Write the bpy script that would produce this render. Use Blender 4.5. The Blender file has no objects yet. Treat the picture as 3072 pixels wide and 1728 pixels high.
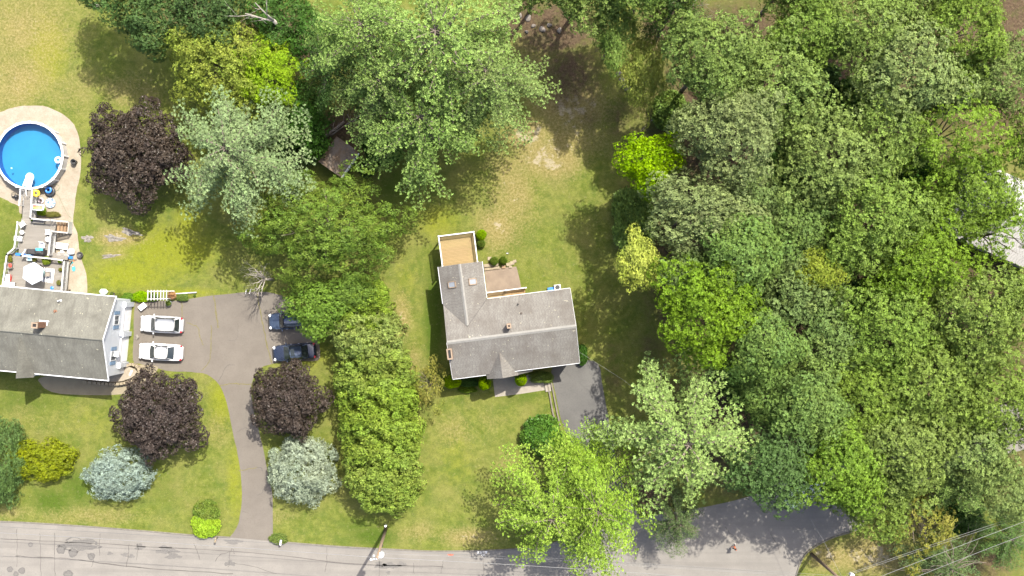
import bpy, bmesh, math, random
import numpy as np
from mathutils import Vector, Matrix
from mathutils.geometry import tessellate_polygon
R = math.radians
random.seed(11)
rng = np.random.default_rng(7)
SC = bpy.context.scene
COL = SC.collection

# ------------------------------------------------------------------ camera, sky, sun, exposure
CAMH = 115.0            # height of the drone over the lawn (m)
KPX = 27.0              # photograph pixels per metre on the ground
cam = bpy.data.cameras.new('camera')
cam.sensor_width = 36.0
cam.lens = 36.0 * CAMH * KPX / 3072.0
cam.clip_start = 0.5
cam.clip_end = 3000.0
camo = bpy.data.objects.new('camera', cam)
COL.objects.link(camo)
camo.location = (0, 0, CAMH)
camo.rotation_euler = (0, 0, 0)
SC.camera = camo

SUN_EL = R(60.0)
SUN_AZ = math.atan2(0.58, 0.815)
world = bpy.data.worlds.new('World')
SC.world = world
world.use_nodes = True
wn = world.node_tree
for n in list(wn.nodes):
    wn.nodes.remove(n)
sky = wn.nodes.new('ShaderNodeTexSky')
sky.sky_type = 'NISHITA'
sky.sun_disc = False
sky.sun_elevation = SUN_EL
sky.sun_rotation = SUN_AZ
sky.air_density = 0.8
sky.dust_density = 4.0
sky.ozone_density = 0.6
bg = wn.nodes.new('ShaderNodeBackground')
bg.inputs['Strength'].default_value = 0.15
wo = wn.nodes.new('ShaderNodeOutputWorld')
wn.links.new(sky.outputs[0], bg.inputs[0])
wn.links.new(bg.outputs[0], wo.inputs[0])
sl = bpy.data.lights.new('sun', 'SUN')
sl.energy = 4.0
sl.angle = R(0.53)
sl.color = (1.0, 0.945, 0.84)
so = bpy.data.objects.new('sun', sl)
COL.objects.link(so)
sd = Vector((math.sin(SUN_AZ) * math.cos(SUN_EL), math.cos(SUN_AZ) * math.cos(SUN_EL), math.sin(SUN_EL)))
so.rotation_euler = sd.to_track_quat('Z', 'Y').to_euler()
so.location = sd * 200
SC.cycles.max_bounces = 6
SC.cycles.diffuse_bounces = 3
SC.cycles.glossy_bounces = 2
SC.cycles.transmission_bounces = 3
SC.cycles.transparent_max_bounces = 6
SC.view_settings.view_transform = 'Standard'
SC.view_settings.look = 'None'
SC.view_settings.gamma = 1.0
SC.view_settings.exposure = 1.5
SC.view_settings.use_curve_mapping = False

# ------------------------------------------------------------------ helpers
def P(px, py, z=0.0):                      # where the ray of a survey point meets height z
    k = (CAMH - z) / CAMH / KPX
    return Vector(((px - 1536.0) * k, (864.0 - py) * k, z))
FS = 3072.0 / 2576.0
def F(x, y, z=0.0):
    return P(x * FS, y * FS, z)

def tag(o, label=None, cat=None, group=None, kind=None):
    if label: o['label'] = label
    if cat: o['category'] = cat
    if group: o['group'] = group
    if kind: o['kind'] = kind
    return o
def thing(name, label, cat, loc=(0, 0, 0), rz=0.0, group=None):
    o = bpy.data.objects.new(name, None)
    COL.objects.link(o)
    o.empty_display_size = 0.2
    o.location = loc
    o.rotation_euler = (0, 0, rz)
    return tag(o, label, cat, group)
def link(name, me, m=None, parent=None, loc=None, rot=None, scale=None):
    o = bpy.data.objects.new(name, me)
    COL.objects.link(o)
    if m is not None:
        if len(me.materials) == 0:
            me.materials.append(None)
        o.material_slots[0].link = 'OBJECT'
        o.material_slots[0].material = m
    if parent is not None: o.parent = parent
    if loc is not None: o.location = loc
    if rot is not None: o.rotation_euler = rot
    if scale is not None: o.scale = scale
    return o
def inv(parent, v):                        # world point -> local of a top-level thing
    if parent is None: return Vector(v)
    p = parent
    M = Matrix.Translation(p.location) @ p.rotation_euler.to_matrix().to_4x4()
    if p.parent is not None:
        M = Matrix.Translation(p.parent.location) @ p.parent.rotation_euler.to_matrix().to_4x4() @ M
    return M.inverted() @ Vector(v)

class MB:
    def __init__(s): s.v = []; s.f = []; s.p = []
    def add(s, vs, fs):
        s.p.append((len(s.v), len(s.f))); b = len(s.v); s.v += [tuple(x) for x in vs]; s.f += [tuple(b + i for i in f) for f in fs]; return s
    def box(s, c, d, rz=0.0, taper=1.0):
        cs, sn = math.cos(rz), math.sin(rz); vs = []
        for z, t in ((-1, 1.0), (1, taper)):
            for x, y in ((-1, -1), (1, -1), (1, 1), (-1, 1)):
                X, Y = x * d[0] / 2 * t, y * d[1] / 2 * t
                vs.append((c[0] + X * cs - Y * sn, c[1] + X * sn + Y * cs, c[2] + z * d[2] / 2))
        return s.add(vs, [(3, 2, 1, 0), (4, 5, 6, 7), (0, 1, 5, 4), (1, 2, 6, 5), (2, 3, 7, 6), (3, 0, 4, 7)])
    def beam(s, a, b, w, h):               # a box laid from a to b
        a, b = Vector(a), Vector(b); d = (b - a)
        if d.length < 1e-6: return s
        d.normalize(); up = Vector((0, 0, 1)) if abs(d.z) < 0.95 else Vector((1, 0, 0))
        x = d.cross(up).normalized(); y = x.cross(d).normalized(); vs = []
        for p in (a, b):
            for i, j in ((-1, -1), (1, -1), (1, 1), (-1, 1)):
                vs.append(p + x * (i * w / 2) + y * (j * h / 2))
        return s.add(vs, [(0, 1, 2, 3), (7, 6, 5, 4), (0, 4, 5, 1), (1, 5, 6, 2), (2, 6, 7, 3), (3, 7, 4, 0)])
    def tube(s, pts, rad, n=6, cap=True):
        pts = [Vector(p) for p in pts]
        if not hasattr(rad, '__len__'): rad = [rad] * len(pts)
        rings = []; b = len(s.v); s.p.append((b, len(s.f)))
        for i, p in enumerate(pts):
            d = (pts[min(i + 1, len(pts) - 1)] - pts[max(i - 1, 0)]).normalized()
            up = Vector((0, 0, 1)) if abs(d.z) < 0.9 else Vector((1, 0, 0))
            x = d.cross(up).normalized(); y = x.cross(d)
            for k in range(n):
                a = 2 * math.pi * k / n
                s.v.append(tuple(p + (x * math.cos(a) + y * math.sin(a)) * rad[i]))
        for i in range(len(pts) - 1):
            for k in range(n):
                k2 = (k + 1) % n
                s.f.append((b + i * n + k2, b + i * n + k, b + (i + 1) * n + k, b + (i + 1) * n + k2))
        if cap:
            s.f.append(tuple(b + k for k in range(n)))
            e = b + (len(pts) - 1) * n
            s.f.append(tuple(e + k for k in reversed(range(n))))
        return s
    def lathe(s, prof, c=(0, 0, 0), n=16, close=True, sx=1.0, sy=1.0):
        b = len(s.v)
        for r, z in prof:
            for k in range(n):
                a = 2 * math.pi * k / n
                s.v.append((c[0] + r * sx * math.cos(a), c[1] + r * sy * math.sin(a), c[2] + z))
        for i in range(len(prof) - 1):
            for k in range(n):
                k2 = (k + 1) % n
                s.f.append((b + i * n + k, b + i * n + k2, b + (i + 1) * n + k2, b + (i + 1) * n + k))
        if close:
            s.f.append(tuple(b + k for k in reversed(range(n))))
            e = b + (len(prof) - 1) * n
            s.f.append(tuple(e + k for k in range(n)))
        return s
    def torus(s, c, Rm, r, n=24, m=10, flat=1.0, arc=1.0):
        b = len(s.v)
        for i in range(n):
            a = 2 * math.pi * i / n * arc
            for j in range(m):
                t = 2 * math.pi * j / m
                q = Rm + r * math.cos(t)
                s.v.append((c[0] + q * math.cos(a), c[1] + q * math.sin(a), c[2] + r * flat * math.sin(t)))
        for i in range(n):
            if arc < 1 and i == n - 1: break
            i2 = (i + 1) % n
            for j in range(m):
                j2 = (j + 1) % m
                s.f.append((b + i * m + j, b + i2 * m + j, b + i2 * m + j2, b + i * m + j2))
        return s
    def ball(s, c, r, n=12, m=8, noise=0.0):
        prof = []
        rx, ry, rz = r if hasattr(r, '__len__') else (r, r, r)
        b = len(s.v)
        for i in range(m + 1):
            t = -math.pi / 2 + math.pi * i / m
            for k in range(n):
                a = 2 * math.pi * k / n
                q = 1 + noise * random.uniform(-1, 1)
                s.v.append((c[0] + rx * q * math.cos(t) * math.cos(a), c[1] + ry * q * math.cos(t) * math.sin(a), c[2] + rz * q * math.sin(t)))
        for i in range(m):
            for k in range(n):
                k2 = (k + 1) % n
                s.f.append((b + i * n + k, b + i * n + k2, b + (i + 1) * n + k2, b + (i + 1) * n + k))
        return s
    def prism(s, poly, z0, z1):
        n = len(poly); b = len(s.v)
        s.v += [(p[0], p[1], z0) for p in poly] + [(p[0], p[1], z1) for p in poly]
        s.f.append(tuple(b + i for i in reversed(range(n)))); s.f.append(tuple(b + n + i for i in range(n)))
        for i in range(n):
            j = (i + 1) % n
            s.f.append((b + i, b + j, b + n + j, b + n + i))
        return s
    def mesh(s, name, smooth=False):
        me = bpy.data.meshes.new(name)
        me.from_pydata(s.v, [], s.f)
        if smooth: me.polygons.foreach_set('use_smooth', [True] * len(me.polygons))
        me.update()
        return me
    def each(s, name, m, parent=None, **kw):      # every piece an object of its own
        out = []
        for i, (v0, f0) in enumerate(s.p):
            v1, f1 = s.p[i + 1] if i + 1 < len(s.p) else (len(s.v), len(s.f))
            q = MB(); q.v = s.v[v0:v1]; q.f = [tuple(j - v0 for j in f) for f in s.f[f0:f1]]
            out.append(q.build(name, m, parent, **kw))
        return out
    def build(s, name, m, parent=None, smooth=False, world=False, **kw):
        if world and parent is not None:
            s.v = [tuple(inv(parent, v)) for v in s.v]
        return link(name, s.mesh(name, smooth), m, parent, **kw)

def ccw(poly):
    a = sum(poly[i][0] * poly[(i + 1) % len(poly)][1] - poly[(i + 1) % len(poly)][0] * poly[i][1] for i in range(len(poly)))
    return list(poly) if a > 0 else list(reversed(poly))
def spline(pts, n=6, closed=True):
    pts = [Vector((p[0], p[1], 0)) for p in pts]; out = []; N = len(pts)
    for i in range(N if closed else N - 1):
        g = (lambda k: pts[k % N]) if closed else (lambda k: pts[max(0, min(N - 1, k))])
        a, b, c, d = g(i - 1), g(i), g(i + 1), g(i + 2)
        for j in range(n):
            t = j / n
            out.append(0.5 * (2 * b + (c - a) * t + (2 * a - 5 * b + 4 * c - d) * t * t + (3 * b - a - 3 * c + d) * t ** 3))
    if not closed: out.append(pts[-1])
    return out
def sheet(name, pts, z, m, smooth=5, jit=0.0, **kw):
    if smooth: pts = spline(pts, smooth)
    pts = ccw([Vector((p[0] + random.uniform(-jit, jit), p[1] + random.uniform(-jit, jit), 0)) for p in pts])
    tris = tessellate_polygon([pts])
    me = bpy.data.meshes.new(name)
    me.from_pydata([(p.x, p.y, z) for p in pts], [], [tuple(t) if (pts[t[1]] - pts[t[0]]).cross(pts[t[2]] - pts[t[0]]).z > 0 else tuple(reversed(t)) for t in tris])
    me.update()
    o = link(name, me, m)
    tag(o, kind='structure')
    return o
def ribbon(pts, w, z=0.0, jit=0.0):
    mb = MB(); n = len(pts); vs = []
    for i, p in enumerate(pts):
        d = (Vector(pts[min(i + 1, n - 1)]) - Vector(pts[max(i - 1, 0)])); d.z = 0; d.normalize()
        q = Vector((-d.y, d.x, 0)); ww = (w if not hasattr(w, '__len__') else w[i]) * (1 + random.uniform(-jit, jit))
        vs += [(p[0] + q.x * ww / 2, p[1] + q.y * ww / 2, z), (p[0] - q.x * ww / 2, p[1] - q.y * ww / 2, z)]
    return mb.add(vs, [(2 * i + 1, 2 * i + 3, 2 * i + 2, 2 * i) for i in range(n - 1)])

# ------------------------------------------------------------------ materials
def newmat(name):
    m = bpy.data.materials.new(name); m.use_nodes = True
    nt = m.node_tree
    for n in list(nt.nodes): nt.nodes.remove(n)
    return m, nt
class NT:
    def __init__(s, nt): s.nt = nt
    def n(s, t, **kw):
        o = s.nt.nodes.new(t)
        for k, v in kw.items():
            if k in o.inputs: o.inputs[k].default_value = v
            else: setattr(o, k, v)
        return o
    def l(s, a, b): s.nt.links.new(a, b)
    def noise(s, vec, scale, detail=3.0, rough=0.55):
        o = s.n('ShaderNodeTexNoise'); o.inputs['Scale'].default_value = scale
        o.inputs['Detail'].default_value = detail; o.inputs['Roughness'].default_value = rough
        s.l(vec, o.inputs['Vector']); return o.outputs['Fac']
    def ramp(s, fac, stops):
        o = s.n('ShaderNodeValToRGB'); e = o.color_ramp.elements
        while len(e) < len(stops): e.new(0.5)
        for i, (p, c) in enumerate(stops):
            e[i].position = p; e[i].color = (c[0], c[1], c[2], 1) if hasattr(c, '__len__') else (c, c, c, 1)
        s.l(fac, o.inputs['Fac']); return o.outputs['Color']
    def mix(s, fac, a, b, mode='MIX'):
        o = s.n('ShaderNodeMix', data_type='RGBA', blend_type=mode)
        for k, v in ((0, fac), (6, a), (7, b)):
            if hasattr(v, 'links') or hasattr(v, 'is_linked'): s.l(v, o.inputs[k])
            elif hasattr(v, '__len__'): o.inputs[k].default_value = (v[0], v[1], v[2], 1)
            else: o.inputs[k].default_value = v
        return o.outputs[2]
    def math(s, op, a, b=None, clamp=False):
        o = s.n('ShaderNodeMath', operation=op, use_clamp=clamp)
        for k, v in ((0, a), (1, b)):
            if v is None: continue
            if hasattr(v, 'is_linked'): s.l(v, o.inputs[k])
            else: o.inputs[k].default_value = v
        return o.outputs[0]
    def bsdf(s, color, rough=0.7, bump=None, bstr=0.3, bdist=0.02, metal=0.0, spec=0.4, coat=0.0):
        b = s.n('ShaderNodeBsdfPrincipled')
        if hasattr(color, 'is_linked'): s.l(color, b.inputs['Base Color'])
        else: b.inputs['Base Color'].default_value = (*color, 1)
        if hasattr(rough, 'is_linked'): s.l(rough, b.inputs['Roughness'])
        else: b.inputs['Roughness'].default_value = rough
        b.inputs['Metallic'].default_value = metal
        b.inputs['Specular IOR Level'].default_value = spec
        b.inputs['Coat Weight'].default_value = coat
        if bump is not None:
            u = s.n('ShaderNodeBump'); u.inputs['Strength'].default_value = bstr; u.inputs['Distance'].default_value = bdist
            s.l(bump, u.inputs['Height']); s.l(u.outputs[0], b.inputs['Normal'])
        o = s.n('ShaderNodeOutputMaterial'); s.l(b.outputs[0], o.inputs[0])
        return b
    def pos(s): return s.n('ShaderNodeNewGeometry').outputs['Position']
    def obj(s): return s.n('ShaderNodeTexCoord').outputs['Object']

def plain(name, c, rough=0.6, var=0.25, scale=3.0, bump=0.0, metal=0.0, spec=0.4, coat=0.0, c2=None):
    m, nt = newmat(name); k = NT(nt)
    p = k.pos(); f = k.noise(p, scale, 4.0)
    c2 = c2 or tuple(x * (1 - var) for x in c)
    oi = k.n('ShaderNodeObjectInfo')
    col = k.mix(k.ramp(f, [(0.3, 0.0), (0.7, 1.0)]), c2, c)
    col = k.mix(k.math('MULTIPLY', oi.outputs['Random'], 0.22 if var > 0.05 else 0.02), col, tuple(x * 0.5 for x in c))
    k.bsdf(col, rough, f if bump else None, bump, 0.01, metal, spec, coat)
    return m
def wood(name, c, c2, axis=0, rough=0.75, scale=2.0):
    c, c2 = [tuple(x * 0.6 for x in q) for q in (c, c2)]
    m, nt = newmat(name); k = NT(nt)
    mp = k.n('ShaderNodeMapping'); mp.inputs['Scale'].default_value = (0.6, 14, 14) if axis == 0 else (14, 0.6, 14)
    k.l(k.pos(), mp.inputs[0]); f = k.noise(mp.outputs[0], scale, 4.0)
    f2 = k.noise(k.pos(), 0.9, 3.0)
    oi = k.n('ShaderNodeObjectInfo')
    col = k.mix(k.ramp(f, [(0.3, 0.0), (0.7, 1.0)]), c2, c)
    col = k.mix(k.math('MULTIPLY', k.ramp(f2, [(0.4, 0.0), (0.65, 1.0)]), 0.4), col, c2)
    col = k.mix(k.math('MULTIPLY', oi.outputs['Random'], 0.3), col, tuple(x * 0.72 for x in c2))
    k.bsdf(col, rough, f, 0.2, 0.005)
    return m

def leafmat(name, ca, cb, cc, trans=0.3, rough=0.5, vary=0.45):
    ca, cb, cc = [(q[0] * 0.95, q[1] * 1.0, q[2] * 0.66) for q in (ca, cb, cc)]
    m, nt = newmat(name); k = NT(nt)
    at = k.n('ShaderNodeAttribute', attribute_name='leaf'); sp = k.n('ShaderNodeSeparateColor'); k.l(at.outputs['Color'], sp.inputs[0])
    oi = k.n('ShaderNodeObjectInfo')
    col = k.mix(sp.outputs[0], ca, cb)
    col = k.mix(k.math('MULTIPLY', sp.outputs[1], 0.75), col, cc)
    wn_ = k.noise(k.pos(), .38, 3.0)
    col = k.mix(k.ramp(wn_, [(.35, 0.0), (.7, .55)]), col, (ca[0] * 1.22, ca[1] * 1.10, ca[2] * .95))
    hs = k.n('ShaderNodeHueSaturation')
    k.l(col, hs.inputs['Color'])
    k.l(k.math('ADD', k.math('MULTIPLY', oi.outputs['Random'], 0.016), 0.495), hs.inputs['Hue'])
    k.l(k.math('ADD', k.math('MULTIPLY', sp.outputs[2], vary * 1.6), 1 - vary), hs.inputs['Value'])
    k.l(k.math('ADD', k.math('MULTIPLY', oi.outputs['Random'], 0.2), 0.9), hs.inputs['Saturation'])
    b = k.n('ShaderNodeBsdfPrincipled'); k.l(hs.outputs[0], b.inputs['Base Color'])
    b.inputs['Roughness'].default_value = rough; b.inputs['Specular IOR Level'].default_value = 0.12
    t = k.n('ShaderNodeBsdfTranslucent')
    k.l(k.mix(1.0, hs.outputs[0], (1.0, 1.0, 0.55), 'MULTIPLY'), t.inputs['Color'])
    mx = k.n('ShaderNodeMixShader'); mx.inputs[0].default_value = trans
    k.l(b.outputs[0], mx.inputs[1]); k.l(t.outputs[0], mx.inputs[2])
    o = k.n('ShaderNodeOutputMaterial'); k.l(mx.outputs[0], o.inputs[0])
    return m

M = {}
# leaves: (two mixed per leaf, third mixed per twig cluster)
M['oak'] = leafmat('oak_leaf', (0.135, 0.205, 0.055), (0.190, 0.245, 0.075), (0.125, 0.190, 0.045))
M['oakgrey'] = leafmat('grey_oak_leaf', (0.135, 0.195, 0.085), (0.195, 0.235, 0.115), (0.155, 0.185, 0.075))
M['oakteal'] = leafmat('bluegreen_maple_leaf', (0.100, 0.170, 0.064), (0.140, 0.210, 0.078), (0.155, 0.20, 0.055))
M['oakolive'] = leafmat('olive_leaf', (0.125, 0.190, 0.042), (0.175, 0.240, 0.060), (0.135, 0.185, 0.04))
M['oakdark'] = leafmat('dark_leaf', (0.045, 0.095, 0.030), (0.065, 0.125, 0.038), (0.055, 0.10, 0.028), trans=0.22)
M['lime'] = leafmat('lime_leaf', (0.215, 0.330, 0.024), (0.290, 0.375, 0.030), (0.185, 0.305, 0.022), trans=0.38)
M['limeyellow'] = leafmat('yellow_lime_leaf', (0.350, 0.395, 0.090), (0.420, 0.430, 0.130), (0.300, 0.370, 0.070), trans=0.38)
M['yellowgreen'] = leafmat('yellow_green_leaf', (0.210, 0.255, 0.040), (0.275, 0.295, 0.055), (0.16, 0.24, 0.03), trans=0.35)
M['midgreen'] = leafmat('mid_green_leaf', (0.110, 0.185, 0.045), (0.150, 0.225, 0.055), (0.13, 0.19, 0.04))
M['pine'] = leafmat('pine_needle', (0.200, 0.285, 0.120), (0.255, 0.335, 0.150), (0.185, 0.280, 0.095), trans=0.33)
M['pineyellow'] = leafmat('yellow_pine_needle', (0.225, 0.320, 0.075), (0.285, 0.365, 0.100), (0.200, 0.305, 0.060), trans=0.35)
M['pineblue'] = leafmat('blue_pine_needle', (0.180, 0.250, 0.165), (0.235, 0.300, 0.200), (0.16, 0.24, 0.13), trans=0.3)
M['pinedark'] = leafmat('dark_pine_needle', (0.075, 0.125, 0.062), (0.105, 0.155, 0.075), (0.08, 0.125, 0.045), trans=0.2)
M['hemlock'] = leafmat('hemlock_needle', (0.098, 0.152, 0.050), (0.140, 0.190, 0.060), (0.145, 0.165, 0.05), trans=0.25)
M['hedge'] = leafmat('hedge_leaf', (0.145, 0.220, 0.052), (0.200, 0.265, 0.066), (0.200, 0.225, 0.055), trans=0.28)
M['purple'] = leafmat('purple_maple_leaf', (0.030, 0.022, 0.027), (0.068, 0.050, 0.060), (0.036, 0.026, 0.036), trans=0.10, rough=0.38, vary=0.55)
M['bluespruce'] = leafmat('blue_spruce_needle', (0.190, 0.245, 0.33), (0.240, 0.290, 0.37), (0.17, 0.21, 0.25), trans=0.15)
M['greyspruce'] = leafmat('grey_spruce_needle', (0.215, 0.250, 0.29), (0.270, 0.300, 0.34), (0.18, 0.21, 0.21), trans=0.15)
M['golden'] = leafmat('golden_shrub_leaf', (0.155, 0.175, 0.022), (0.205, 0.205, 0.026), (0.12, 0.145, 0.022), trans=0.25)
M['bronze'] = leafmat('bronze_leaf', (0.175, 0.160, 0.055), (0.235, 0.205, 0.085), (0.16, 0.185, 0.04))
M['boxlime'] = leafmat('bright_shrub_leaf', (0.300, 0.430, 0.016), (0.380, 0.490, 0.020), (0.27, 0.40, 0.016), trans=0.35)
M['boxgreen'] = leafmat('shrub_leaf', (0.085, 0.145, 0.030), (0.125, 0.180, 0.035), (0.15, 0.165, 0.04))
M['glossy'] = leafmat('glossy_leaf', (0.045, 0.115, 0.022), (0.070, 0.150, 0.026), (0.09, 0.15, 0.02), trans=0.15, rough=0.3)
M['flowers'] = leafmat('pink_flower', (0.50, 0.25, 0.25), (0.62, 0.40, 0.36), (0.45, 0.3, 0.2))

def barkmat(name, c, c2):
    m, nt = newmat(name); k = NT(nt)
    mp = k.n('ShaderNodeMapping'); mp.inputs['Scale'].default_value = (6, 6, 1.2); k.l(k.pos(), mp.inputs[0])
    f = k.noise(mp.outputs[0], 3.0, 5.0)
    k.bsdf(k.mix(k.ramp(f, [(0.35, 0.0), (0.65, 1.0)]), c2, c), 0.9, f, 0.8, 0.03)
    return m
M['bark'] = barkmat('bark', (0.17, 0.14, 0.11), (0.075, 0.06, 0.048))
M['deadbark'] = barkmat('dead_bark', (0.33, 0.305, 0.265), (0.20, 0.175, 0.15))
M['polewood'] = barkmat('pole_wood', (0.21, 0.155, 0.105), (0.13, 0.09, 0.06))

# ------------------------------------------------------------------ ground
def axis(lo, hi, step, far):
    a = list(np.arange(lo, hi + 1e-6, step))
    o = []; d = step * 2; x = hi
    while x < far: x += d; o.append(x); d *= 1.6
    o2 = []; d = step * 2; x = lo
    while x > -far: x -= d; o2.append(x); d *= 1.6
    return np.array(list(reversed(o2)) + a + o)
gx = axis(-66, 66, 0.42, 900); gy = axis(-40, 40, 0.42, 900)
GX, GY = np.meshgrid(gx, gy)
def blobs(lst):
    out = np.zeros_like(GX)
    for x, y, rx, ry, s in lst:
        c = F(x, y)
        d = ((GX - c.x) / (rx * FS / KPX)) ** 2 + ((GY - c.y) / (ry * FS / KPX)) ** 2
        out = np.maximum(out, s * np.exp(-d * 0.9))
    return out
dry = blobs([(60, 60, 170, 170, .7), (40, 200, 130, 120, .75), (170, 240, 120, 90, .5), (330, 230, 120, 60, .6), (120, 330, 90, 60, .6),
             (1290, 480, 80, 150, .75), (1250, 570, 60, 70, .9), (1380, 400, 110, 60, 1.), (1330, 340, 70, 60, 1.), (1420, 340, 120, 90, .8), (1290, 760, 60, 90, .4),
             (1010, 800, 30, 80, .75), (1040, 900, 25, 60, .6), (1150, 1080, 70, 60, .5), (1230, 1060, 80, 60, .35), (1180, 1350, 90, 30, .85), (1060, 1340, 70, 30, .6), (1280, 1170, 60, 60, .4),
             (300, 598, 75, 26, 1.0), (1340, 160, 70, 120, .6), (1440, 270, 110, 70, 1.0), (290, 640, 40, 15, .7), (250, 600, 30, 25, .5), (470, 1000, 60, 40, .5), (540, 1080, 40, 60, .55), (240, 1300, 170, 28, .6), (700, 1300, 60, 30, .5), (760, 1230, 30, 60, .5),
             (2080, 1400, 70, 50, .9), (2200, 1400, 120, 60, 1.), (2350, 1330, 120, 60, .9), (1500, 560, 80, 200, .3), (90, 1060, 120, 60, .35), (30, 1290, 70, 25, .6)])
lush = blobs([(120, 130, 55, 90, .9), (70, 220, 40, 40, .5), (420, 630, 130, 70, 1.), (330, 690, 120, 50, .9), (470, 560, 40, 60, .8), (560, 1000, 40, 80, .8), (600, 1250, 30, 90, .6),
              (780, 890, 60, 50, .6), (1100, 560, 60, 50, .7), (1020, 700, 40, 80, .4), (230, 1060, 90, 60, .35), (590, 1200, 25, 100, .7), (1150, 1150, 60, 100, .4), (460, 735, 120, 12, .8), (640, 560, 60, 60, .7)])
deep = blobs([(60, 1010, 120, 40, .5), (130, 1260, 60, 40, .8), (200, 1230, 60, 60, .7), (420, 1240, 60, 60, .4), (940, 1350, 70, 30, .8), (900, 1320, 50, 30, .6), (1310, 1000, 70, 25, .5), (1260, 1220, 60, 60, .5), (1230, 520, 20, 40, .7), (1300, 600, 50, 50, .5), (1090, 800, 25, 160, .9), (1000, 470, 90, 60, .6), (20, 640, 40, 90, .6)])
lit = blobs([(1400, 70, 150, 90, 1.), (1300, 40, 90, 80, 1.), (1430, 180, 110, 120, .8), (1480, 300, 60, 50, .5), (1560, 300, 60, 80, .6), (880, 330, 120, 70, 1.), (960, 290, 80, 60, 1.), (1000, 360, 60, 50, .6), (700, 100, 200, 100, 1.), (480, 30, 120, 50, .9), (300, 130, 110, 110, .25), (1640, 880, 60, 70, .6), (1540, 900, 40, 90, .45), (1540, 960, 40, 60, .6), (1560, 1200, 60, 80, .7), (1640, 1250, 80, 60, .9),
             (2000, 300, 400, 360, 1.2), (2200, 700, 420, 420, 1.2), (2400, 1000, 300, 260, 1.1), (1900, 1060, 250, 200, 1.1), (1750, 640, 140, 300, 1.), (2300, 1240, 160, 60, .8), (2500, 1200, 120, 120, .7), (2500, 100, 300, 300, 1.2), (1700, 60, 120, 120, 1.), (1820, 100, 160, 120, 1.), (2450, 1420, 160, 60, .8)])
rs = np.random.default_rng(3)
nv = GX.size
vx = np.zeros((nv, 3), np.float32)
vx[:, 0] = GX.ravel(); vx[:, 1] = GY.ravel()
ny, nx = GX.shape
ii = (np.arange(ny - 1)[:, None] * nx + np.arange(nx - 1)[None, :]).ravel()
quads = np.stack([ii, ii + 1, ii + nx + 1, ii + nx], 1).astype(np.int32)
def npmesh(name, v, q, smooth=False):
    me = bpy.data.meshes.new(name); k = q.shape[1]
    me.vertices.add(len(v)); me.vertices.foreach_set('co', np.ascontiguousarray(v, np.float32).ravel())
    me.loops.add(q.size); me.loops.foreach_set('vertex_index', np.ascontiguousarray(q, np.int32).ravel())
    me.polygons.add(len(q)); me.polygons.foreach_set('loop_start', np.arange(0, q.size, k, dtype=np.int32))
    me.polygons.foreach_set('loop_total', np.full(len(q), k, np.int32))
    if smooth: me.polygons.foreach_set('use_smooth', np.ones(len(q), bool))
    me.update(calc_edges=True)
    return me
gme = npmesh('ground', vx, quads)
ca = gme.attributes.new('zones', 'FLOAT_COLOR', 'POINT')
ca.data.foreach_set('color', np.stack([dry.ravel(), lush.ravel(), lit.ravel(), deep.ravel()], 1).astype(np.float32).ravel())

gm, nt = newmat('lawn'); k = NT(nt)
p = k.pos()
at = k.n('ShaderNodeAttribute', attribute_name='zones'); sp = k.n('ShaderNodeSeparateColor'); k.l(at.outputs['Color'], sp.inputs[0])
n_big = k.noise(p, 0.28, 4.0, 0.6); n_mid = k.noise(p, 1.3, 4.0, 0.65); n_hi = k.noise(p, 4.0, 6.0, 0.75); n_vhi = k.noise(p, 15.0, 4.0, 0.8)
def thresh(base, nz, amt, lo, hi):
    v = k.math('ADD', base, k.math('MULTIPLY', k.math('SUBTRACT', nz, 0.5), amt))
    return k.ramp(v, [(lo, 0.0), (hi, 1.0)])
n_m2 = k.noise(p, 0.62, 7.0, 0.72)
grass = k.mix(k.ramp(n_mid, [(0.36, 0.0), (0.64, 1.0)]), (0.145, 0.190, 0.030), (0.255, 0.285, 0.062))
grass = k.mix(k.ramp(n_m2, [(0.46, 0.0), (0.62, 0.65)]), grass, (0.125, 0.185, 0.035))
grass = k.mix(k.ramp(n_big, [(0.42, 0.0), (0.68, 0.6)]), grass, (0.300, 0.285, 0.090))
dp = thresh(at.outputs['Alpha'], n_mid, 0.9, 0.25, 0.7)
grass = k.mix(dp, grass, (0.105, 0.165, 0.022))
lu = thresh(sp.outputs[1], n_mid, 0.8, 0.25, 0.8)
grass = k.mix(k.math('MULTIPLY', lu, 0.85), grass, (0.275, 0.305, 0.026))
tan_ = k.mix(k.ramp(n_hi, [(0.35, 0.0), (0.65, 1.0)]), (0.290, 0.225, 0.070), (0.430, 0.355, 0.165))
dr = thresh(k.math('ADD', sp.outputs[0], k.math('MULTIPLY', k.math('SUBTRACT', n_big, 0.5), 0.35)), n_hi, 1.3, 0.30, 0.82)
col = k.mix(k.math('MULTIPLY', dr, 0.85), grass, tan_)
bare = thresh(k.math('SUBTRACT', sp.outputs[0], 0.45), k.noise(p, 0.8, 9.0, 0.78), 2.2, 0.45, 0.58)
col = k.mix(k.math('MULTIPLY', bare, 0.8), col, (0.55, 0.475, 0.33))
ltc = k.mix(k.ramp(n_hi, [(0.3, 0.0), (0.7, 1.0)]), (0.075, 0.050, 0.033), (0.190, 0.135, 0.085))
ltc = k.mix(k.ramp(n_vhi, [(0.55, 0.0), (0.75, 0.8)]), ltc, (0.30, 0.235, 0.150))
ltc = k.mix(k.ramp(k.noise(p, 0.7, 4.0), [(0.5, 0.0), (0.66, 0.7)]), ltc, (0.11, 0.105, 0.045))
lt = thresh(sp.outputs[2], n_mid, 0.7, 0.35, 0.8)
col = k.mix(lt, col, ltc)
spk = k.noise(p, 2.4, 9.0, 0.82)
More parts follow.
